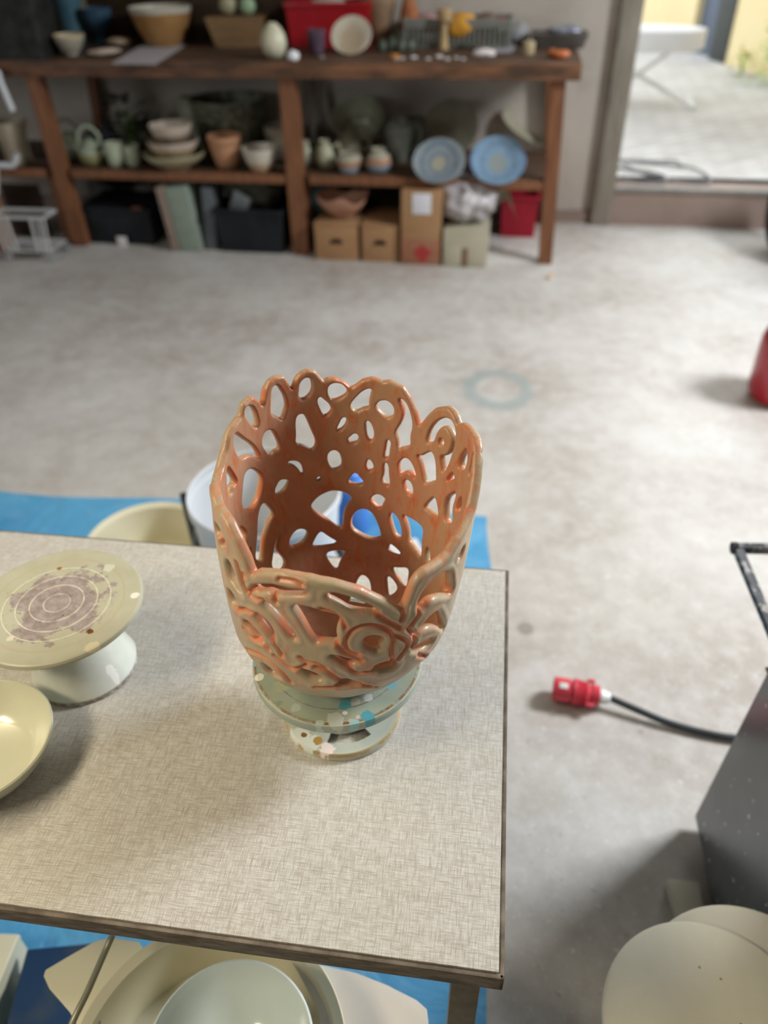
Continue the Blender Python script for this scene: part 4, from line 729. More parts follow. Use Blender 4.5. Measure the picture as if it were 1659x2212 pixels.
# ---------------------------------------------------------------- long workbench along the back wall
FV = 4.345; BT = .985; SH = .437
BW = M('dark_stained_bench_wood', (.05, .028, .017), (.11, .058, .032), 5, .6, bmp=.003, stretch=(1, 7, 7), lo=.35, hi=.7)
BX = M('bench_edge_wood', (.06, .032, .018), (.235, .105, .05), 3.2, .55, bmp=.003, stretch=(1.2, 6, 6), lo=.42, hi=.72)
PW_ = M('red_brown_post_wood', (.135, .055, .026), (.26, .11, .05), 5, .5, bmp=.003, stretch=(7, 7, 1), lo=.3, hi=.7)
bo_ = uvz(-1.2, FV, 0)
bench = thing('workbench', 'long dark wooden workbench with a lower shelf against the back wall', 'workbench', bo_, rz=BA)
u0_ = -3.5+1.2
def bb(name, u0, u1, v0, v1, z0, z1, mat, bev=.004, par=None): return mob(name, *boxv(u0+1.2, u1+1.2, v0, v1, z0, z1, bev), mat, par or bench)
for k in range(4): bb('top_board', -3.5, .29, .035+.18*k, .035+.18*k+.177, .935, BT, BW)
bb('front_rail', -3.5, .29, -.035, .030, .912, BT, BX)
for k in range(3): bb('shelf_board', -3.5, .20, .04+.22*k, .04+.22*k+.216, SH-.03, SH, BW)
bb('shelf_rail', -2.50, -1.24, -.002, .036, SH-.045, SH, PW_); bb('shelf_rail', -1.10, .165, -.002, .036, SH-.045, SH, PW_); bb('shelf_rail', -3.5, -2.66, -.002, .036, SH-.045, SH, PW_)
def post(px0, py0, px1, py1, w_, d_=.07, name='post', v=0.0, zt=.912):
    a = CAM+ray(px0, py0)*((FV+v-N@CAM)/(N@ray(px0, py0))); c_ = CAM+ray(px1, py1)*((FV+v-N@CAM)/(N@ray(px1, py1)))
    ua, uc = float(a@U)+1.2, float(c_@U)+1.2
    k_ = (uc-ua)/(a[2]-c_[2]); ub = uc+k_*float(c_[2]); ut = ua-k_*float(zt-a[2])
    V = [(ub-w_/2, v, 0), (ub+w_/2, v, 0), (ub+w_/2, v+d_, 0), (ub-w_/2, v+d_, 0), (ut-w_/2, v, zt), (ut+w_/2, v, zt), (ut+w_/2, v+d_, zt), (ut-w_/2, v+d_, zt)]
    bm = bmesh.new(); vs = [bm.verts.new(q) for q in V]
    for f in ((0, 3, 2, 1), (4, 5, 6, 7), (0, 1, 5, 4), (1, 2, 6, 5), (2, 3, 7, 6), (3, 0, 4, 7)): bm.faces.new([vs[i] for i in f])
    bmesh.ops.bevel(bm, geom=list(bm.edges), offset=.004, segments=2, affect='EDGES'); bm.verts.index_update()
    o = mob(name, [tuple(q.co) for q in bm.verts], [tuple(q.index for q in f.verts) for f in bm.faces], PW_, bench); bm.free(); return o
post(70, 174, 171, 528, .085); post(619, 171, 650, 555, .095); post(1206, 180, 1177, 572, .075)
post(115, 400, 152, 530, .05, .05, 'brace', .075, SH-.032); post(660, 415, 664, 540, .04, .05, 'brace', .075, SH-.032)
post(197, 180, 210, 262, .06, .06, 'rear_post', .70)
post(1190, 190, 1185, 380, .06, .06, 'rear_post', .70)
# ---------------------------------------------------------------- pots
SHAPES = {
 'bowl': [(.36, 0), (.42, .02), (.40, .08), (.62, .28), (.82, .56), (.94, .80), (1, 1)],
 'deep': [(.46, 0), (.50, .02), (.60, .12), (.80, .45), (.93, .78), (1, 1)],
 'cup': [(.62, 0), (.70, .03), (.86, .22), (.95, .55), (.97, .85), (1, 1)],
 'pot': [(.55, 0), (.60, .02), (.72, .25), (.88, .60), (.96, .86), (1, .88), (1, 1)],
 'vase': [(.55, 0), (.62, .03), (.80, .35), (1.0, .72), (.95, .86), (.70, .95), (.75, 1)],
 'tall': [(.70, 0), (.74, .02), (.66, .20), (.72, .50), (.90, .80), (1, 1)],
 'jar': [(.62, 0), (.72, .03), (.97, .30), (1, .52), (.82, .76), (.52, .86), (.50, .93), (.60, 1)],
 'egg': [(.30, 0), (.62, .05), (.90, .25), (1, .45), (.90, .68), (.62, .88), (.40, .97), (.32, 1)],
 'basin': [(.72, 0), (.75, .02), (.84, .30), (.92, .65), (.95, .88), (1, .93), (1, 1)],
 'goblet': [(.50, 0), (.52, .04), (.34, .16), (.40, .30), (.80, .55), (.98, .80), (1, 1)],
}
def foot(px, pyb, z, rb):                      # centre of a foot whose front edge is seen at pyb
    p = at(px, pyb, z); d = np.array([p[0], p[1], 0.]); d /= np.linalg.norm(d); return p+d*rb
WALLCL = WALLV-.045
def clampv(p, r):
    v = float(p@N); lim = WALLCL-r
    return p-N*max(0, v-lim)
def pot(name, label, cat, px, pyb, z, hw, ytop, shape, mat, group=None, t=.006, extra=None, seg=44):
    pr = SHAPES[shape]; p = foot(px, pyb, z, 0); r = hw*kpx(p)*1.03; p = clampv(foot(px, pyb, z, r*pr[0][0]), r)
    h = hgt(p+N*r*pr[-1][0], ytop); mt = mat(h, r) if callable(mat) else mat
    vf = lathe(wall_prof([(a*r, b_*h) for a, b_ in pr], t), seg)
    if extra is None:
        o = mob(name, *vf, mt); tag(o, label, cat, group, loc=p); return o, r, h
    o = thing(name, label, cat, p, group); mob('body', *vf, mt, o); extra(o, r, h, mt); return o, r, h
def glaze(name, *a, **k):
    b_ = k.pop('b', ())
    return lambda h, r: M(name, *a, bands=[(z*h, c_) for z, c_ in b_], **k)
OCH = (.36, .20, .075); WHT = (.52, .50, .43); GRN = (.22, .24, .17); CEL = (.36, .40, .29)
# --- on the bench top
bk = thing('dark_backboard', 'dark brown wooden backboard standing on the bench top behind the bowls and vases', 'backboard', uvz(-2.3, WALLV-.028, BT), rz=BA)
mob('panel', *boxv(-1.15, 1.13, 0, .02, 0, .62, .003), M('very_dark_wood', (.030, .019, .012), (.055, .034, .02), 5, .7, stretch=(1, 1, 5)), bk)
mob('top_strip', *boxv(-1.15, 1.13, -.012, .0, .57, .62, .003), M('very_dark_strip', (.04, .025, .015), None, 5, .7), bk)
WALLCL = WALLV-.045
z = BT
def bin_(): 
    c_ = at(58, 128, z); k_ = kpx(c_); t_ = thing('black_bin', 'tall black plastic bin at the left end of the bench top', 'bin', foot(52, 130, z, .16)); H_ = .48
    mob('body', *join(prism(rounded(.34, .30, .04), 0, H_, top=rounded(.40, .35, .05))), M('matt_black_plastic', (.012, .013, .012), (.03, .03, .028), 20, .45), t_)
    mob('rim', *prism(rounded(.43, .38, .05), H_-.02, H_+.01, .004), M('black_rim', (.02, .02, .02), None, 9, .4), t_)
bin_()
pot('small_bowl', 'small cream bowl standing beside the black bin on the bench top', 'bowl', 157, 121, z, 32, 71, 'bowl', glaze('speckled_cream', (.40, .37, .30), (.30, .26, .19), 60, .35, b=((.86, (.52, .42, .27)),)))
pot('tall_vase', 'tall amber brown vase at the back between the black bin and the blue vase', 'vase', 138, 78, z, 32, -60, 'tall', M('amber_glaze', (.16, .085, .025), (.22, .12, .04), 12, .3))
pot('tall_vase', 'tall flared slate blue vase on the bench top behind the small cream bowl', 'vase', 192, 90, z, 36, -50, 'tall', M('slate_blue_glaze', (.05, .115, .15), (.07, .15, .19), 14, .3))
pot('tall_vase', 'dull olive grey vase between the two blue vessels on the bench top', 'vase', 229, 82, z, 20, -40, 'tall', M('olive_grey_glaze', (.11, .095, .06), (.15, .13, .08), 14, .4))
pot('goblet', 'dark blue footed goblet on the bench top left of the white-rimmed bowl', 'goblet', 280, 78, z, 31, 14, 'goblet', M('dark_blue_glaze', (.03, .06, .10), (.05, .10, .15), 14, .2))
pot('mixing_bowl', 'large ochre mixing bowl with a white rim on the bench top', 'bowl', 376, 96, z, 63, 8, 'deep', glaze('ochre_white_rim', OCH, (.30, .155, .055), 12, .28, b=((.86, (.50, .47, .38)),)))
wt_c = foot(520, 104, z, .09)
wb_ = thing('planter_box', 'tapered brown wooden planter box behind the cream egg vase', 'planter', wt_c, rz=BA); kk = kpx(wt_c); hh_ = hgt(wt_c, 34)
mob('body', *prism([(-45*kk, -.07), (45*kk, -.07), (45*kk, .07), (-45*kk, .07)], 0, hh_, .004, top=[(-60*kk, -.10), (60*kk, -.10), (60*kk, .10), (-60*kk, .10)]), M('tan_wood', (.20, .12, .055), (.27, .165, .08), 6, .5, stretch=(1, 1, 5)), wb_)
for x_, y_, r_, cc, lb in ((545, 26, 17, (.26, .36, .22), 'pale green glass ball lying in the wooden planter box'), (502, 12, 19, (.30, .27, .17), 'dull olive ball lying in the wooden planter box')):
    q_ = wt_c+U*((x_-520)*kk)+N*.0+np.array([0, 0, hh_+.006]); o = mob('glass_ball', *blob(r_*kk, r_*kk, r_*kk, .0), M('ball_glaze', cc, None, 9, .15)); tag(o, lb, 'ball', loc=q_+np.array([0, 0, r_*kk-.004]))
pot('egg_vase', 'pale cream egg-shaped vase near the front edge of the bench top', 'vase', 594, 127, z, 27, 49, 'egg', M('pale_cream_glaze', (.56, .53, .38), (.60, .57, .42), 9, .4))
o = mob('crumpled_tissue', *blob(.028, .024, .026, .25, 3), M('white_tissue', (.72, .72, .74), None, 9, .8)); tag(o, 'small crumpled white tissue beside the cream egg vase', 'tissue', loc=at(634, 132, z)+np.array([0, 0, .024]))
# clay pieces and papers
o = mob('clay_dish', *mv(blob(.075, .05, .022, .15, 5), (0, 0, 0)), M('buff_clay', (.40, .29, .19), (.46, .35, .24), 14, .6)); tag(o, 'buff unglazed clay dish lying on the bench top behind the papers', 'clay piece', loc=at(258, 100, z)+np.array([0, 0, .024]))
o = mob('clay_spoon', *mv(blob(.085, .035, .016, .2, 6), (0, 0, 0)), M('pink_clay', (.42, .32, .25), (.48, .38, .30), 14, .6)); tag(o, 'small flat pinkish clay piece at the front left of the papers', 'clay piece', loc=at(228, 119, z)+np.array([0, 0, .017])); o.rotation_euler = (0, 0, .5)
def sheet(name, label, pts, mat, cat='paper', th=.002, z_=BT, col=None):
    P_ = [at(x, y, z_)[:2] for x, y in pts]; c_ = sum(P_)/len(P_); o = mob(name, *prism([tuple(p-c_) for p in P_], 0, th), mat); tag(o, label, cat, loc=(c_[0], c_[1], z_+.0005)); return o
PAPER = M('printed_paper', (.50, .47, .47), (.40, .37, .38), 40, .8)
sheet('newspaper', 'printed paper sheet lying skewed on the bench top below the mixing bowl', [(240, 138), (318, 92), (404, 96), (335, 140)], PAPER)
# red crate
CR_ = M('red_plastic_crate', (.33, .004, .010), (.37, .008, .014), 8, .4)
def crate(label, px0, px1, pyb, ytop, z_, dep, mat, name='plastic_crate', slots=0, t=.006, rim=.02, taper=.93):
    a, b_ = at(px0, pyb, z_), at(px1, pyb, z_); w_ = float((b_-a)@U); c_ = clampv((a+b_)/2+N*dep/2, dep/2+.01); c_ = np.array([c_[0], c_[1], z_])
    h = hgt(at((px0+px1)/2, pyb, z_), ytop); t_ = thing(name, label, 'crate', c_, rz=BA); W_, D_ = w_/2, dep/2; B_ = taper
    V, Fc = [], []
    for (s, zz_) in ((B_, 0), (1, h)):
        for q in (0, t): V += [(-W_*s+q, -D_*s+q, zz_), (W_*s-q, -D_*s+q, zz_), (W_*s-q, D_*s-q, zz_), (-W_*s+q, D_*s-q, zz_)]
    for k in range(4): l = (k+1) % 4; Fc += [(k, l, 8+l, 8+k), (4+l, 4+k, 12+k, 12+l), (8+k, 8+l, 12+l, 12+k)]
    Fc += [(3, 2, 1, 0), (4, 5, 6, 7)]
    if slots:
        V2, F2 = boxv(-W_*B_, W_*B_, -D_*B_, D_*B_, 0, h*.12); parts = [(V2, F2)]
        for sy in (-1, 1):
            parts.append(boxv(-W_, W_, sy*D_-.004, sy*D_+.004, h*.72, h))
            for k in range(slots+1): x = -W_*.97+2*W_*.97*k/slots; parts.append(boxv(x-.006, x+.006, sy*D_*.97-.003, sy*D_*.97+.003, h*.1, h*.74))
        for sx in (-1, 1): parts.append(boxv(sx*W_-.004, sx*W_+.004, -D_, D_, h*.1, h))
        vf = join(*parts); mob('body', vf[0], vf[1], mat, t_)
    else: mob('body', V, Fc, mat, t_)
    rimv = join(boxv(-W_-.008, W_+.008, -D_-.008, -D_+t, h-rim, h+.003, .002), boxv(-W_-.008, W_+.008, D_-t, D_+.008, h-rim, h+.003, .002), boxv(-W_-.008, -W_+t, -D_+t, D_-t, h-rim, h+.003, .002), boxv(W_-t, W_+.008, -D_+t, D_-t, h-rim, h+.003, .002))
    mob('rim', rimv[0], rimv[1], mat, t_); return t_, c_, w_, h
tr_, cc_, cw_, chh = crate('bright red plastic crate on the bench top behind the round cream plate', 632, 806, 98, 3, z, .24, CR_)
o = mob('cloth_bundle', *blob(.12, .07, .05, .3, 8), M('grey_beige_cloth', (.33, .28, .24), (.42, .36, .30), 18, .8)); tag(o, 'grey beige cloth bundle heaped in the red crate on the bench top', 'cloth', loc=cc_+np.array([-.02, 0, chh-.03]))
GJ = M('dark_violet_glass', (.06, .035, .06), (.12, .08, .11), 20, .15)
pot('glass_jar', 'dark violet glass jar standing in front of the red crate', 'jar', 685, 119, z, 19, 62, 'cup', GJ)
# round cream plate standing on edge
def leaning_plate(name, label, px, pyc, hw, pyb, z_, tilt, mat, yaw=0.0, cat='plate', group=None, sx=1.0, deep=.12, roll=0.0):
    p = foot(px, pyb, z_, 0.0); r = hw*kpx(p)*1.02
    t_ = math.radians(tilt); pr = wall_prof([(r*.50, 0), (r*.55, .002), (r*.80, r*deep*.6), (r, r*deep)], .006)
    vf = lathe(pr, 64, sx=sx); V = [(v[0], v[1], v[2]-r*deep) for v in vf[0]]
    m_ = Matrix.Rotation(BA+yaw, 4, 'Z') @ Matrix.Translation((0, 0, r*math.sin(math.pi/2-t_)+.004)) @ Matrix.Rotation(math.pi/2-t_, 4, 'X') @ Matrix.Rotation(roll, 4, 'Z')
    V = [m_ @ Vector(v) for v in V]; zl = min(v.z for v in V); V = [tuple(v-Vector((0, 0, zl))) for v in V]
    o = mob(name, V, vf[1], mat); tag(o, label, cat, group, loc=p+N*.06*0); return o
leaning_plate('round_plate', 'round cream plate standing on edge against the red crate', 760, 77, 43, 114, z, 42, spots_mat('cream_sand_plate', (.52, .47, .37), (.55, .50, .40), [], [(.0, -.02, .07, (.42, .33, .22))], rough=.6))
# small dark bottles in a row, baskets and crate
bb_ = [(826, 112, 11, 84), (848, 112, 12, 78), (866, 113, 11, 82), (885, 112, 12, 80), (905, 104, 13, 70)]
for i, (x, yb, hw, yt) in enumerate(bb_):
    lb = ['leftmost', 'second', 'middle', 'fourth', 'rightmost'][i]+' of the five small dark green bottles left of the grey crate'
    pot('glaze_bottle', lb, 'bottle', x, yb, z, hw, yt, 'jar', M('dark_green_glass', (.06, .075, .055), (.12, .14, .11), 20, .25), 'small dark bottles on the bench top', t=.003, seg=24)
pot('clay_jug', 'tall brown clay jug right of the red crate on the bench top', 'jug', 838, 82, z, 33, -30, 'vase', M('brown_clay', (.20, .13, .075), (.28, .17, .10), 9, .6))
gc, gcc, gw, gh = crate('grey slotted plastic crate of tools and scraps on the bench top', 880, 1100, 98, 36, z, .26, M('grey_green_crate', (.17, .18, .155), (.22, .225, .195), 8, .55), slots=20)
rn = random.Random(11)
items = [('wooden_offcut', 'orange brown wood offcut sticking out of the grey crate at its left end', (-.27, 0, .02), (.05, .05, .11), (.30, .11, .045), 'wood'), ('pink_cloth', 'mauve pink rag lying in the grey crate', (-.17, 0, 0), (.075, .07, .05), (.34, .20, .19), 'cloth'),
         ('yellow_cloth', 'mustard yellow cloth hanging over the rim of the grey crate', (.02, -.09, .0), (.085, .06, .06), (.50, .24, .02), 'cloth'), ('brown_bundle', 'dark brown bundle in the grey crate behind the yellow cloth', (.15, .02, 0), (.08, .07, .05), (.14, .09, .07), 'bundle'),
         ('red_grip', 'dark red tool grip lying on the right end of the grey crate', (.24, -.05, .01), (.05, .03, .025), (.22, .03, .03), 'tool')]
for nm, lb, (du, dv, dz), (a_, b2_, c2_), cc, ct_ in items:
    o = mob(nm, *blob(a_, b2_, c2_, .22, rn.randint(0, 99)), M(nm+'_stuff', cc, tuple(x*1.35 for x in cc), 16, .75)); tag(o, lb, ct_, loc=gcc+U*du+N*dv+np.array([0, 0, gh-.03+dz])); o.rotation_euler = (0, 0, BA)
ml = thing('wooden_mallet', 'upright pale wooden mallet in front of the grey slotted crate', 'mallet', foot(958, 108, z, .025)); mh = hgt(ml.location, 18)
MW = M('pale_beech', (.42, .29, .14), (.50, .35, .18), 8, .5, stretch=(3, 3, 1))
mob('handle', *lathe([(0, 0), (.026, 0), (.024, .03), (.017, .08), (.015, mh*.75), (0, mh*.75)], 24), MW, ml); mob('head', *lathe([(0, mh*.68), (.034, mh*.68), (.040, mh*.72), (.040, mh*.97), (.034, mh), (0, mh)], 28), MW, ml)
o = mob('terracotta_ball', *blob(.024, .024, .024, .05), M('terracotta_orange', (.38, .12, .045), None, 8, .6)); tag(o, 'small terracotta ball in front of the grey slotted crate', 'ball', loc=at(1043, 96, z)+np.array([0, 0, .023]))
sheet('paper_sheet', 'lilac grey sheet of paper in front of the grey crate', [(1035, 112), (1068, 92), (1120, 90), (1105, 116)], M('lilac_paper', (.34, .32, .34), None, 9, .8))
o = mob('paper_wad', *blob(.055, .03, .02, .25, 21), M('white_wad', (.62, .56, .54), None, 9, .8)); tag(o, 'folded white paper wad at the front edge of the bench top', 'paper', loc=at(1045, 124, z)+np.array([0, 0, .018]))
for i, (x, y, s) in enumerate([(868, 129, .011), (893, 128, .014), (925, 130, .010), (948, 127, .016), (965, 131, .012), (985, 128, .010), (1000, 130, .009)]):
    lb = ['first', 'second', 'third', 'fourth', 'fifth', 'sixth', 'last'][i]+' from the left of the white plaster crumbs along the bench edge'
    o = mob('plaster_crumb', *blob(s*1.4, s, s*.6, .25, 40+i, 2), M('white_plaster_crumb', (.56, .52, .50), None, 9, .8)); tag(o, lb, 'crumb', 'plaster crumbs on the bench edge', loc=at(x, y, z)+np.array([0, 0, s*.55]))
o = mob('orange_disc', *lathe([(0, 0), (.026, 0), (.026, .014), (0, .016)], 20), M('orange_plastic', (.48, .17, .02), None, 9, .5)); tag(o, 'flat orange cap lying left of the plaster crumbs', 'cap', loc=at(852, 124, z))
for i, (x, y, s, lb) in enumerate([(870-15, 132, .012, 'dim grey pebble at the bench edge below the orange cap'), (695, 127, .012, 'single dim grey pebble in front of the violet glass jar')]):
    o = mob('pebble', *blob(s*1.3, s, s*.6, .2, 60+i, 2), M('grey_pebble', (.28, .25, .23), None, 9, .8)); tag(o, lb, 'pebble', loc=at(x, y, z)+np.array([0, 0, s*.55]))
o = mob('plastic_bag', *blob(.06, .05, .05, .3, 31), M('grey_white_film', (.40, .38, .37), (.28, .29, .31), 12, .35)); tag(o, 'crumpled grey white plastic bag right of the grey crate', 'bag', loc=at(1122, 96, z)+np.array([0, .06, .045]))
o = mob('sponge', *join(lathe([(0, 0), (.030, 0), (.032, .004), (.032, .052), (.028, .058), (0, .058)], 28)), M('tan_sponge', (.46, .37, .22), (.36, .28, .17), 60, .9, bmp=.004)); tag(o, 'tan round sponge near the right end of the bench top', 'sponge', loc=foot(1140, 119, z, .03))
tq = foot(1205, 104, z, .08); ty_ = thing('metal_tray', 'dark tray holding silvery scraps at the right end of the bench top', 'tray', tq, rz=BA)
mob('body', *prism(rounded(.26, .20, .02), 0, .065, top=rounded(.30, .24, .02)), M('dark_tray', (.07, .06, .05), (.10, .09, .08), 9, .5), ty_)
o = mob('foil_scrap', *blob(.09, .05, .022, .35, 33), M('crumpled_foil', (.45, .46, .52), (.26, .28, .34), 14, .3, metal=.5)); tag(o, 'silvery crumpled foil lying in the dark tray', 'foil', loc=tq+np.array([.02, -.02, .078]))
o = mob('orange_clamp', *blob(.040, .022, .020, .2, 35), M('orange_clay', (.60, .19, .06), (.50, .12, .03), 16, .5)); tag(o, 'bright orange lump near the right front corner of the bench top', 'clamp', loc=at(1212, 127, z)+np.array([0, 0, .019]))
o = mob('brown_clamp', *blob(.030, .020, .020, .2, 36), M('rust_clay', (.30, .09, .03), None, 16, .5)); tag(o, 'rust brown lump touching the left of the bright orange lump', 'clamp', loc=at(1192, 124, z)+np.array([0, 0, .019]))
o = mob('bark_piece', *blob(.05, .022, .016, .3, 37), M('dark_bark', (.06, .065, .05), None, 16, .8)); tag(o, 'dark flat bark-like piece in front of the grey crate beside the mallet', 'wood', loc=at(1010, 106, z)+np.array([0, 0, .014]))
# --- on the shelf
z = SH
def relief(o, r, h, mt): pass
pot('carved_vase', 'cream vase with brown brushwork standing left of the left bench post', 'vase', 45, 357, z, 37, 253, 'tall', M('cream_brown_brushwork', (.44, .38, .28), (.22, .16, .12), 22, .5, lo=.55, hi=.66))
def hoop(o, r, h, mt):
    mob('handle', *tube([(-r*.72, 0, h*.80), (-r*.80, 0, h*1.25), (-r*.30, 0, h*1.62), (r*.30, 0, h*1.62), (r*.80, 0, h*1.25), (r*.72, 0, h*.80)], .010, 10, sm=6), mt, o)
    mob('spout', *tube([(r*.7, -.02, h*.4), (r*1.15, -.03, h*.62), (r*1.38, -.03, h*.92)], [.02, .014, .010], 12, sm=5), mt, o)
    mob('lid', *lathe([(0, h*.99), (r*.42, h*.99), (r*.36, h*1.06), (r*.08, h*1.10), (r*.11, h*1.18), (0, h*1.20)], 28), mt, o)
TG = M('olive_celadon', (.13, .14, .09), (.19, .20, .13), 16, .35)
pot('teapot', 'olive teapot with a hooped handle behind the other, next to the left post', 'teapot', 158, 344, z, 30, 287, 'jar', TG, 'hoop-handled teapots on the shelf', extra=hoop)
pot('teapot', 'paler olive teapot with a hooped handle left of the two celadon cups', 'teapot', 205, 359, z, 27, 302, 'jar', glaze('olive_two_tone', (.20, .19, .08), (.26, .25, .13), 16, .35, b=((.55, (.30, .34, .25)),)), 'hoop-handled teapots on the shelf', extra=hoop)
CM_ = M('pale_celadon', (.38, .42, .30), (.44, .48, .36), 18, .3)
pot('celadon_cup', 'small celadon cup in front, left of its twin', 'cup', 255, 362, z, 20, 304, 'cup', CM_, 'pale celadon cups on the shelf')
pot('celadon_cup', 'small celadon cup right of its twin, left of the stacked bowls', 'cup', 291, 361, z, 17, 310, 'cup', CM_, 'pale celadon cups on the shelf')
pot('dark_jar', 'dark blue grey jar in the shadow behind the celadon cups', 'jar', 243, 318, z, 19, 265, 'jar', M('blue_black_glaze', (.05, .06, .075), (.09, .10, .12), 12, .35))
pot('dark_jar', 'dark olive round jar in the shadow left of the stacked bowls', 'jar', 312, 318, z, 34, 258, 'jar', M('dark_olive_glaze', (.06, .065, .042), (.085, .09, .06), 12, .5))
lf = M('dusty_dark_leaf', (.10, .11, .085), (.15, .16, .125), 12, .7)
plant('dried_plant', 'dried grey green leafy plant behind the cups at the back of the shelf', clampv(foot(330, 300, z, .02), .24), .28, 120, 8, lf, w_=.06)
o1, r1, h1 = pot('wide_bowl', 'wide olive-rimmed bowl at the bottom of the stacked bowls', 'bowl', 384, 369, z, 66, 312, 'bowl', glaze('tan_olive_rim', (.27, .20, .12), (.33, .25, .15), 12, .35, b=((.72, (.37, .35, .22)),)), 'stacked bowls on the shelf')
zb_ = z+h1*.55; pc1 = np.array(o1.location)
o2, r2, h2 = pot('stacked_bowl', 'buff bowl with a white rim in the middle of the stacked bowls', 'bowl', 380, 327, z, 55, 268, 'deep', glaze('buff_white_rim', (.42, .31, .17), (.47, .36, .21), 12, .35, b=((.66, (.56, .46, .37)),)), 'stacked bowls on the shelf')
o2.location = (pc1[0], pc1[1], z+h1*.60); s_ = kpx(pc1)*54/r2
o2.scale = (s_, s_, s_)
o3, r3, h3 = pot('stacked_bowl', 'brown bowl with a pale rim at the top of the stacked bowls', 'bowl', 378, 300, z, 44, 255, 'bowl', glaze('brown_pale_rim', (.22, .17, .12), (.28, .22, .16), 12, .35, b=((.6, (.48, .40, .32)),)), 'stacked bowls on the shelf')
s3 = kpx(pc1)*45/r3; o3.scale = (s3, s3, s3); o3.location = (pc1[0], pc1[1], z+h1*.60+h2*s_*.62)
pot('flower_pot', 'orange terracotta flower pot between the stacked bowls and the small white bowl', 'flower pot', 494, 366, z, 36, 284, 'pot', glaze('ribbed_terracotta', (.44, .22, .12), (.50, .27, .15), 22, .6, bmp=.003, stretch=(.3, .3, 6)))
pot('small_bowl', 'small white bowl with a buff foot beside the middle bench post', 'bowl', 566, 373, z, 38, 309, 'deep', glaze('white_buff_foot', (.44, .31, .20), (.50, .36, .24), 12, .3, b=((.40, (.54, .50, .42)),)))
pot('ribbed_jug', 'grey white jug standing behind the stacked bowls', 'jug', 428, 322, z, 30, 205, 'vase', M('grey_white_glaze', (.25, .25, .19), (.33, .32, .25), 22, .45))
def relief_mat(h, r):
    m, nt, b = new_mat('olive_relief_glaze'); v = objco(nt, (1, 1, 1)); n = noise(nt, v, 16, 4, .6, 1.2)
    col = mixc(nt, ramp(nt, n, .48, .56), (.075, .08, .055), (.22, .21, .14)); nt.links.new(col, b.inputs['Base Color']); b.inputs['Roughness'].default_value = .45; bump(nt, b, n, .8, .012); return m
pot('patterned_basin', 'large dark olive basin with a raised pattern at the back of the shelf', 'basin', 530, 322, z, 78, 196, 'basin', relief_mat, t=.012)
pot('speckled_bowl', 'cream speckled bowl partly hidden behind the middle bench post', 'bowl', 612, 345, z, 34, 264, 'cup', M('cream_speckled', (.36, .32, .24), (.24, .20, .15), 40, .4))
# right half
CRG = M('cream_green_glaze', (.42, .42, .30), (.34, .33, .22), 22, .3)
pot('cream_cup', 'small cream green jug just right of the middle bench post', 'cup', 662, 362, z, 17, 302, 'jar', CRG, 'small cream green jugs')
def ear(o, r, h, mt): mob('handle', *tube([(r*.8, 0, h*.75), (r*1.5, 0, h*.85), (r*1.55, 0, h*.45), (r*.9, 0, h*.25)], .007, 10, sm=6), mt, o)
pot('cream_cup', 'small cream green handled jug, second from the middle bench post', 'cup', 703, 366, z, 20, 300, 'jar', CRG, 'small cream green jugs', extra=ear)
pot('cream_jug', 'round cream jug with a handle standing behind the brown and blue jar', 'jug', 752, 346, z, 29, 286, 'jar', M('creamy_glaze', (.40, .38, .28), (.30, .27, .19), 22, .3), extra=ear)
TT = lambda n_: glaze(n_, (.30, .38, .44), (.24, .30, .36), 18, .3, b=((.36, (.36, .20, .13)), (.68, (.36, .34, .26))))
pot('two_tone_jar', 'brown jar with a pale blue foot below the cream jug', 'jar', 755, 377, z, 27, 326, 'vase', TT('brown_blue_glaze'), 'brown and blue jars')
pot('two_tone_jar', 'grey brown stoppered jar with a pale blue foot left of the leaning plates', 'jar', 818, 374, z, 27, 318, 'jar', TT('grey_blue_glaze'), 'brown and blue jars')
pot('dark_jug', 'dark grey green jug behind the leaning grey plate', 'jug', 862, 352, z, 28, 256, 'vase', M('dark_grey_green_glaze', (.12, .135, .115), (.20, .21, .17), 18, .3), extra=ear)
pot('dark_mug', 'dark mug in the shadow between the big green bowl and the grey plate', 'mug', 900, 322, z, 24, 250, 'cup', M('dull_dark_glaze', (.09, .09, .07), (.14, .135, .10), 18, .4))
pot('storage_pot', 'brown pot under the tilted green bowl', 'pot', 786, 322, z, 44, 298, 'cup', M('brown_pot_clay', (.20, .14, .09), (.26, .18, .12), 12, .5))
GB = spots_mat('mottled_green_bowl', (.30, .31, .23), (.37, .37, .28), [(.10, .012, (.12, .14, .10), .7), (.05, .01, (.14, .17, .12), .7)], [], rough=.25)
o, r_, h_ = pot('green_bowl', 'large mottled green bowl tilted forward on top of a brown pot', 'bowl', 784, 322, z, 54, 262, 'deep', GB)
sp_ = [q for q in bpy.data.objects if q.name == 'storage_pot'][0]; hs_ = max(v.co.z for v in sp_.data.vertices)
o.location = (sp_.location.x, sp_.location.y-.01, sp_.location.z+hs_+.045); o.rotation_euler = (math.radians(36), 0, BA)
PLK = M('grey_weathered_plank', (.14, .115, .09), (.20, .165, .13), 6, .8, stretch=(6, 6, 1))
for i, (x, w_, lb) in enumerate([(664, .055, 'left grey wooden slat leaning at the back of the shelf by the middle post'), (692, .05, 'right grey wooden slat leaning at the back of the shelf by the middle post')]):
    q_ = foot(x, 318, z, .0); q_ = clampv(q_+N*.12, .10); b3 = mob('grey_plank', *boxv(-w_/2, w_/2, 0, .015, 0, .44, .002), PLK); tag(b3, lb, 'slat', 'leaning slats', loc=q_); b3.rotation_euler = (-.20, 0, BA)
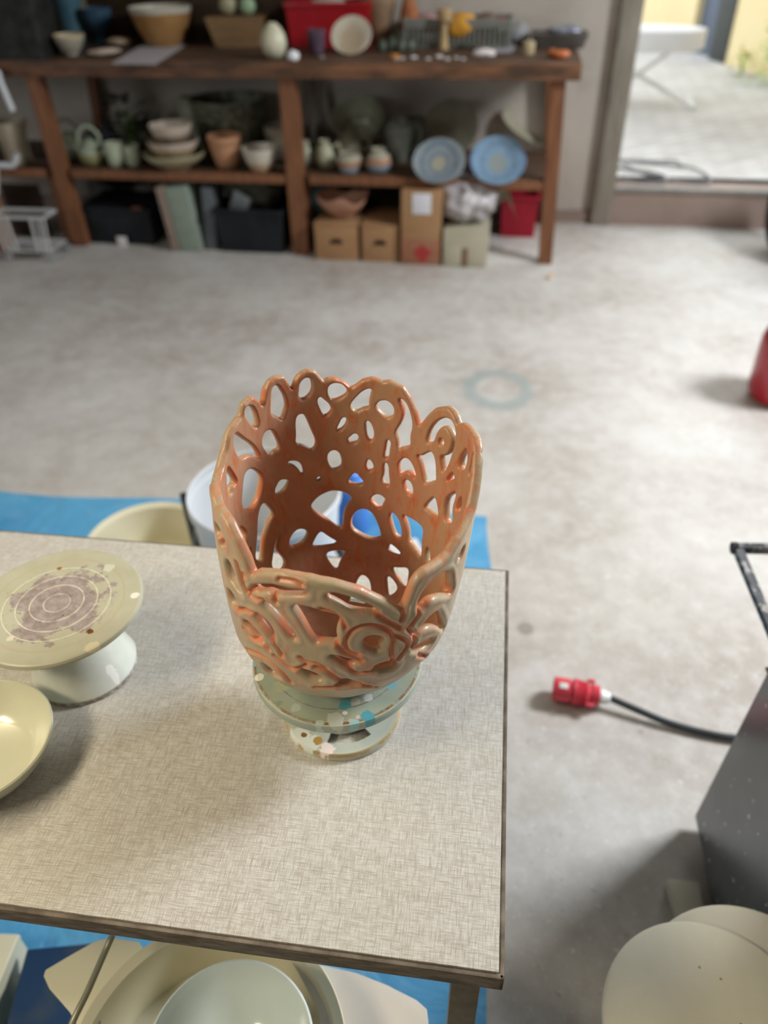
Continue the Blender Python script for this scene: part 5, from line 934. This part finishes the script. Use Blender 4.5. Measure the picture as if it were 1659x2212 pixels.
GP = spots_mat('grey_blue_plate', (.22, .26, .28), (.27, .31, .32), [(.135, .010, (.34, .38, .40), .7), (.09, .014, (.10, .14, .20), .8), (.05, .012, (.12, .16, .22), .7)], [(0, 0, .035, (.36, .34, .25))], rough=.25)
BP = spots_mat('bright_blue_plate', (.17, .28, .40), (.23, .35, .48), [(.14, .012, (.12, .20, .34), .8), (.085, .016, (.15, .21, .28), .7)], [(0, 0, .05, (.27, .31, .30))], rough=.16)
leaning_plate('painted_plate', 'grey blue patterned plate leaning back, left of the brighter blue plate', 947, 332, 55, 384, z, 52, GP, group='leaning painted plates')
leaning_plate('painted_plate', 'bright blue plate leaning back at the right end of the shelf', 1073, 333, 58, 387, z, 50, BP, group='leaning painted plates', yaw=.05)
OV = M('olive_cream_glaze', (.33, .31, .23), (.40, .38, .29), 12, .3)
op = foot(1128, 330, z, .10); ovr = kpx(op)*64
vf = lathe(wall_prof([(ovr*.5, 0), (ovr*.56, .002), (ovr*.85, .03), (ovr, .05)], .006), 64, sy=.48)
mo = Matrix.Rotation(BA, 4, 'Z') @ Matrix.Rotation(math.radians(28), 4, 'Y') @ Matrix.Rotation(math.radians(38), 4, 'X'); Vv = [mo @ Vector(v) for v in vf[0]]; zl = min(v.z for v in Vv)
o = mob('oval_dish', [tuple(v-Vector((0, 0, zl))) for v in Vv], vf[1], OV); tag(o, 'oval olive cream dish propped up behind the bright blue plate', 'dish', loc=op+N*.05+np.array([0, 0, .02]))
o = leaning_plate('long_tray', 'long dull olive tray leaning behind the grey blue plate', 975, 270, 56, 322, z, 30, M('dull_olive_tray', (.15, .14, .10), (.20, .185, .14), 12, .5), cat='tray')
o.location = tuple(clampv(np.array(o.location)+N*.16, .16))
# --- under the shelf, on the floor
z = 0.0
KB = M('kraft_cardboard', (.34, .19, .09), (.38, .22, .11), 14, .8)
def cbox(name, label, cat, px0, px1, pyb, ytop, dep, mat, group=None, extra=None, z_=0.0, bev=.004, rz=0.0):
    a, b_ = at(px0, pyb, z_), at(px1, pyb, z_); w_ = float((b_-a)@U); c_ = (a+b_)/2; h = hgt(c_, ytop)
    t_ = thing(name, label, cat, (c_[0], c_[1], z_), group, rz=BA+rz); mob('body', *boxv(-w_/2, w_/2, 0, dep, 0, h, bev), mat, t_)
    if extra: extra(t_, w_, h, dep)
    return t_, w_, h
DKH = M('dark_opening', (.03, .022, .018), None, 8, .9)
def grip(t_, w_, h, dep):
    pts = [(.036*math.cos(a), .020*math.sin(a)) for a in np.linspace(0, math.pi, 12)]+[(-.036, -.008), (.036, -.008)]
    vf = prism(pts, 0, .003); mob('grip_hole', *mv(vf, (0, -.0005, h*.52), rx=math.pi/2), DKH, t_)
    mob('lid', *boxv(-w_/2-.003, w_/2+.003, -.003, dep+.003, h-.004, h+.004, .001), KB, t_)
cbox('cardboard_box', 'low kraft cardboard box with a grip hole below the crumpled terracotta bowl', 'box', 682, 775, 562, 486, .33, KB, 'kraft boxes under the shelf', grip)
cbox('cardboard_box', 'low kraft cardboard box with a grip hole left of the tall carton', 'box', 782, 861, 566, 488, .33, KB, 'kraft boxes under the shelf', grip)
def carton(t_, w_, h, dep):
    mob('label', *boxv(-w_*.22, w_*.25, -.0022, 0.0, h*.70, h*.97, .0005), M('white_label', (.72, .72, .76), (.62, .62, .68), 60, .7), t_)
    rl = [(.045*math.cos(a)*(1+.25*math.sin(3*a)), .042*math.sin(a)*(1+.2*math.cos(4*a))) for a in np.linspace(0, 2*math.pi, 26, endpoint=False)]
    mob('red_mark', *mv(prism(rl, 0, .0022), (.01, -.0002, h*.16), rx=math.pi/2), M('red_print', (.42, .03, .04), (.34, .05, .04), 40, .7), t_)
    mob('lower_panel', *boxv(-w_/2-.001, w_/2+.001, -.0015, .0, 0.002, h*.36, .0005), M('reddish_card', (.30, .13, .075), (.34, .16, .09), 20, .8), t_)
cbox('tall_carton', 'tall kraft carton with a white label and red print under the shelf', 'box', 866, 950, 572, 413, .30, KB, None, carton)
def cream_ex(t_, w_, h, dep):
    for sx in (-1, 1): mob('front_panel', *boxv(sx*w_*.26-w_*.19, sx*w_*.26+w_*.19, -.004, 0, h*.05, h*.55, .001), CRM2, t_)
    mob('latch', *boxv(-.016, .016, -.006, 0, h*.02, h*.52, .001), M('brown_latch', (.20, .12, .06), None, 8, .6), t_)
CRM2 = M('cream_crate_plastic', (.42, .39, .29), (.47, .44, .33), 8, .5)
cbt, cbw, cbh = cbox('cream_crate', 'cream plastic crate under a heap of white plastic sheeting', 'crate', 955, 1050, 577, 498, .34, CRM2, None, cream_ex)
PS = M('white_plastic_sheet', (.56, .53, .55), (.36, .33, .34), 10, .3, lo=.40, hi=.60)
def heap(name, label, cat, c_, rx, ry, rz_, seed, mat, amp=.3, f=4.0):
    v_ = blob(rx, ry, rz_, amp, seed, 4, f); zl = min(p[2] for p in v_[0]); o = mob(name, [(p[0], p[1], p[2]-zl) for p in v_[0]], v_[1], mat); tag(o, label, cat, loc=c_); return o
cc2 = np.array(cbt.location)+N*.15+np.array([0, 0, cbh+.004])
heap('plastic_sheeting', 'crumpled white plastic sheeting heaped on the cream crate', 'plastic sheeting', tuple(cc2), .155, .13, .115, 12, PS, .35, 5)
cq = at(1068, 520, 0); cl = cq-N*.03
vs_, fs_ = [], []
for j in range(14):
    for i in range(12):
        s, t = i/11, j/13; wv = .018*math.sin(9*s+2*t)+.01*math.sin(17*s); vs_.append(((s-.5)*(.10+.05*t)*1.1+.05*t*t, wv-.05*(1-t), .34-.27*t*(.75+.25*math.sin(3+4*s))))
for j in range(13):
    for i in range(11): a_ = j*12+i; fs_.append((a_, a_+1, a_+13, a_+12))
bm = bmesh.new(); bv = [bm.verts.new(v) for v in vs_]; [bm.faces.new([bv[i] for i in f]) for f in fs_]; bmesh.ops.solidify(bm, geom=list(bm.faces), thickness=.006); bm.verts.index_update()
o = mob('hanging_cloth', [tuple(v.co) for v in bm.verts], [tuple(v.index for v in f.verts) for f in bm.faces], M('cream_cloth', (.56, .51, .39), (.62, .56, .44), 10, .85), sharp=3); bm.free(); tag(o, 'cream cloth hanging down beside the cream crate in front of the red crate', 'cloth', loc=(cl[0], cl[1], .04)); o.rotation_euler = (0, 0, BA)
crate('dark red plastic crate on the floor behind the right bench post', 1078, 1156, 507, 418, 0.0, .30, M('dark_red_crate', (.30, .008, .022), (.35, .012, .03), 8, .4), taper=.9)
TC_ = M('crumpled_terracotta', (.40, .20, .13), (.46, .25, .17), 12, .6)
o = pot('terracotta_bowl', 'wavy-rimmed terracotta bowl resting on the low cardboard boxes', 'bowl', 728, 488, .20, 54, 424, 'bowl', TC_)[0]
for v in o.data.vertices:
    a_ = math.atan2(v.co.y, v.co.x); v.co.z *= 1+.16*math.sin(3*a_+.6)+.07*math.sin(7*a_); v.co.x *= 1+.06*math.sin(5*a_)
tb1 = [o_ for o_ in bpy.data.objects if o_.name.startswith('cardboard_box')][0]
o.location = tuple(Vector(tb1.location)+Vector(tuple(N*.14+U*.02))); o.location.z = hgt(at(728, 562, 0), 486)+.012
heap('teal_bag', 'dark teal bag pushed under the shelf behind the terracotta bowl', 'bag', tuple(at(712, 520, 0)+N*.12), .14, .09, .17, 17, M('dark_teal_fabric', (.05, .09, .085), (.075, .125, .12), 8, .7), .15)
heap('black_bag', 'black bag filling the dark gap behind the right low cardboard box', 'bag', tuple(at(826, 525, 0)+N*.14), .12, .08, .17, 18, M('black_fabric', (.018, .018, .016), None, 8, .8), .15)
BKP = M('black_storage_plastic', (.014, .015, .018), (.022, .024, .028), 8, .38)
def lidded(t_, w_, h, dep): mob('lid', *boxv(-w_/2-.012, w_/2+.012, -.012, dep+.01, h, h+.022, .005), BKP, t_); mob('lid_handle', *boxv(w_*.28, w_*.42, -.015, .02, h+.020, h+.035, .004), M('rust_handle', (.13, .05, .035), None, 8, .5), t_)
cbox('storage_box', 'black lidded storage box under the left half of the shelf', 'storage box', 185, 338, 527, 458, .36, BKP, None, lidded)
heap('black_bag', 'black bag lying on top of the lidded storage box', 'bag', tuple(at(262, 500, 0)+N*.20+np.array([0, 0, .225])), .20, .13, .07, 19, M('dull_black_bag', (.016, .016, .017), None, 8, .8), .15)
o = mob('paper_tag', *boxv(-.03, .03, -.004, .004, 0, .055, .002), M('white_tag_paper', (.62, .60, .57), None, 8, .7)); tag(o, 'small white card standing on the floor against the lidded storage box', 'card', loc=at(266, 531, 0)); o.rotation_euler = (0, 0, BA)
heap('grey_sack', 'grey sack slumped beside the left bench post under the shelf', 'sack', tuple(at(185, 500, 0)+N*.34), .09, .07, .26, 23, M('grey_sackcloth', (.13, .13, .12), (.17, .17, .155), 12, .8), .12)
def upright(name, label, px0, px1, pyb, ytop, dep, mat, cat='board', tilt=0.0):
    a, b_ = at(px0, pyb, 0), at(px1, pyb, 0); w_ = float((b_-a)@U); c_ = (a+b_)/2; h = hgt(c_, ytop); o = mob(name, *boxv(-w_/2, w_/2, 0, dep, 0, h, .003), mat); tag(o, label, cat, loc=c_); o.rotation_euler = (0, tilt, BA); return o
upright('foam_slab', 'pinkish brown upright slab left of the grey green one', 372, 388, 543, 405, .22, M('pinkish_board', (.26, .19, .15), (.31, .235, .19), 20, .8), 'slab', tilt=-.10)
upright('foam_slab', 'wide grey green slab standing upright under the shelf', 389, 436, 544, 405, .26, M('grey_green_board', (.22, .27, .22), (.27, .315, .26), 14, .8), 'slab', tilt=-.10)
upright('grey_sheet_board', 'dark grey panel behind the grey green slab', 446, 470, 540, 405, .20, M('dark_grey_panel', (.10, .115, .12), None, 14, .7), 'panel', tilt=.06)
crate('black open storage tub full of scraps left of the middle bench post', 470, 618, 548, 455, 0.0, .36, BKP, 'storage_tub', taper=.90)
tt2 = at(545, 548, 0)
heap('scrap_heap', 'dark olive scraps piled in the black open tub', 'scraps', tuple(tt2+N*.20+np.array([0, 0, .19])), .18, .12, .13, 27, M('olive_scraps', (.035, .036, .028), (.075, .072, .05), 22, .8), .3)
o = mob('grey_sheet', *boxv(-.05, .05, -.003, .003, 0, .12, .001), M('grey_sheet_plastic', (.16, .17, .18), None, 8, .4)); tag(o, 'grey plastic sheet sticking up out of the black open tub', 'sheet', loc=tt2+U*(-.08)+N*.05+np.array([0, 0, .22])); o.rotation_euler = (.2, .5, BA)
# left end: white wire trolley, brown board, white walking frame leg
WM_ = M('white_coated_wire', (.46, .46, .45), None, 8, .4)
wp_ = at(85, 552, 0); wtc = thing('wire_trolley', 'small white wire trolley on castors in front of the left bench post', 'trolley', wp_, rz=BA+.02)
kk = kpx(wp_); hT = hgt(wp_, 462); Wt = 52*kk
def rectloop(w0, d0, z0, r=.006, shift=0.0): return tube([(-w0+shift, -d0, z0), (w0+shift, -d0, z0), (w0+shift, d0, z0), (-w0+shift, d0, z0)], r, 8, closed=True)
mob('top_frame', *rectloop(Wt*1.12, .07, hT, .011, -.025), WM_, wtc); mob('bottom_frame', *rectloop(Wt*.95, .10, .06), WM_, wtc)
for i, s in enumerate((-1, -.72, -.45, .5, .78, 1)): mob('upright_wire', *tube([(s*Wt*1.10-.025, -.07, hT), (s*Wt*.93, -.10, .06)], .008, 8), WM_, wtc)
mob('basket_floor', *boxv(-Wt*.9, Wt*.9, -.095, .095, .055, .06), WM_, wtc)
for sx in (-1, 1):
    for sy in (-1, 1):
        c_ = mob('castor', *mv(xf(lathe([(0, -.008), (.020, -.008), (.022, -.004), (.022, .004), (.020, .008), (0, .008)], 24), Matrix.Rotation(math.pi/2, 4, 'X')), (sx*Wt*.93, sy*.095, .0225)), M('grey_castor', (.30, .32, .33), None, 8, .4), wtc)
upright('brown_board', 'orange brown board leaning under the left end of the bench', -30, 40, 542, 395, .03, M('orange_brown_board', (.24, .11, .05), (.32, .16, .08), 6, .5, stretch=(5, 5, 1)), tilt=-.1)
upright('brown_plank', 'dark brown plank standing behind the wire trolley', 30, 110, 510, 400, .03, M('dark_brown_panel', (.045, .028, .02), (.065, .04, .028), 6, .6))
fp = on_w = CAM+ray(0, 175)*((FV-.10-N@CAM)/(N@ray(0, 175))); fq = CAM+ray(28, 240)*((FV-.10-N@CAM)/(N@ray(28, 240))); fr_ = CAM+ray(38, 335)*((FV-.10-N@CAM)/(N@ray(38, 335))); fs = CAM+ray(12, 357)*((FV-.10-N@CAM)/(N@ray(12, 357)))
fo = fp-(fq-fp)*.3; base = np.array([fs[0], fs[1], 0])
wf = thing('walking_frame', 'white tubular walking frame at the left edge in front of the bench', 'walking frame', base)
WFm = M('white_painted_tube', (.58, .60, .62), None, 8, .3)
mob('frame_tube', *tube([fo-base-U*.12, fo-base, fp-base, fq-base], .016, 12, sm=4), WFm, wf); mob('hook', *tube([fr_-base, (fr_*.4+fs*.6)-base+np.array([.01, 0, -.02]), fs-base, fs-base-U*.06], .016, 12, sm=5), WFm, wf)
mob('leg', *tube([fs-base-U*.06, np.array([-.12, 0, .0])-U*.10], .016, 12), WFm, wf); mob('leg', *tube([fo-base-U*.12, np.array([-.30, 0, 0.])], .016, 12), WFm, wf)
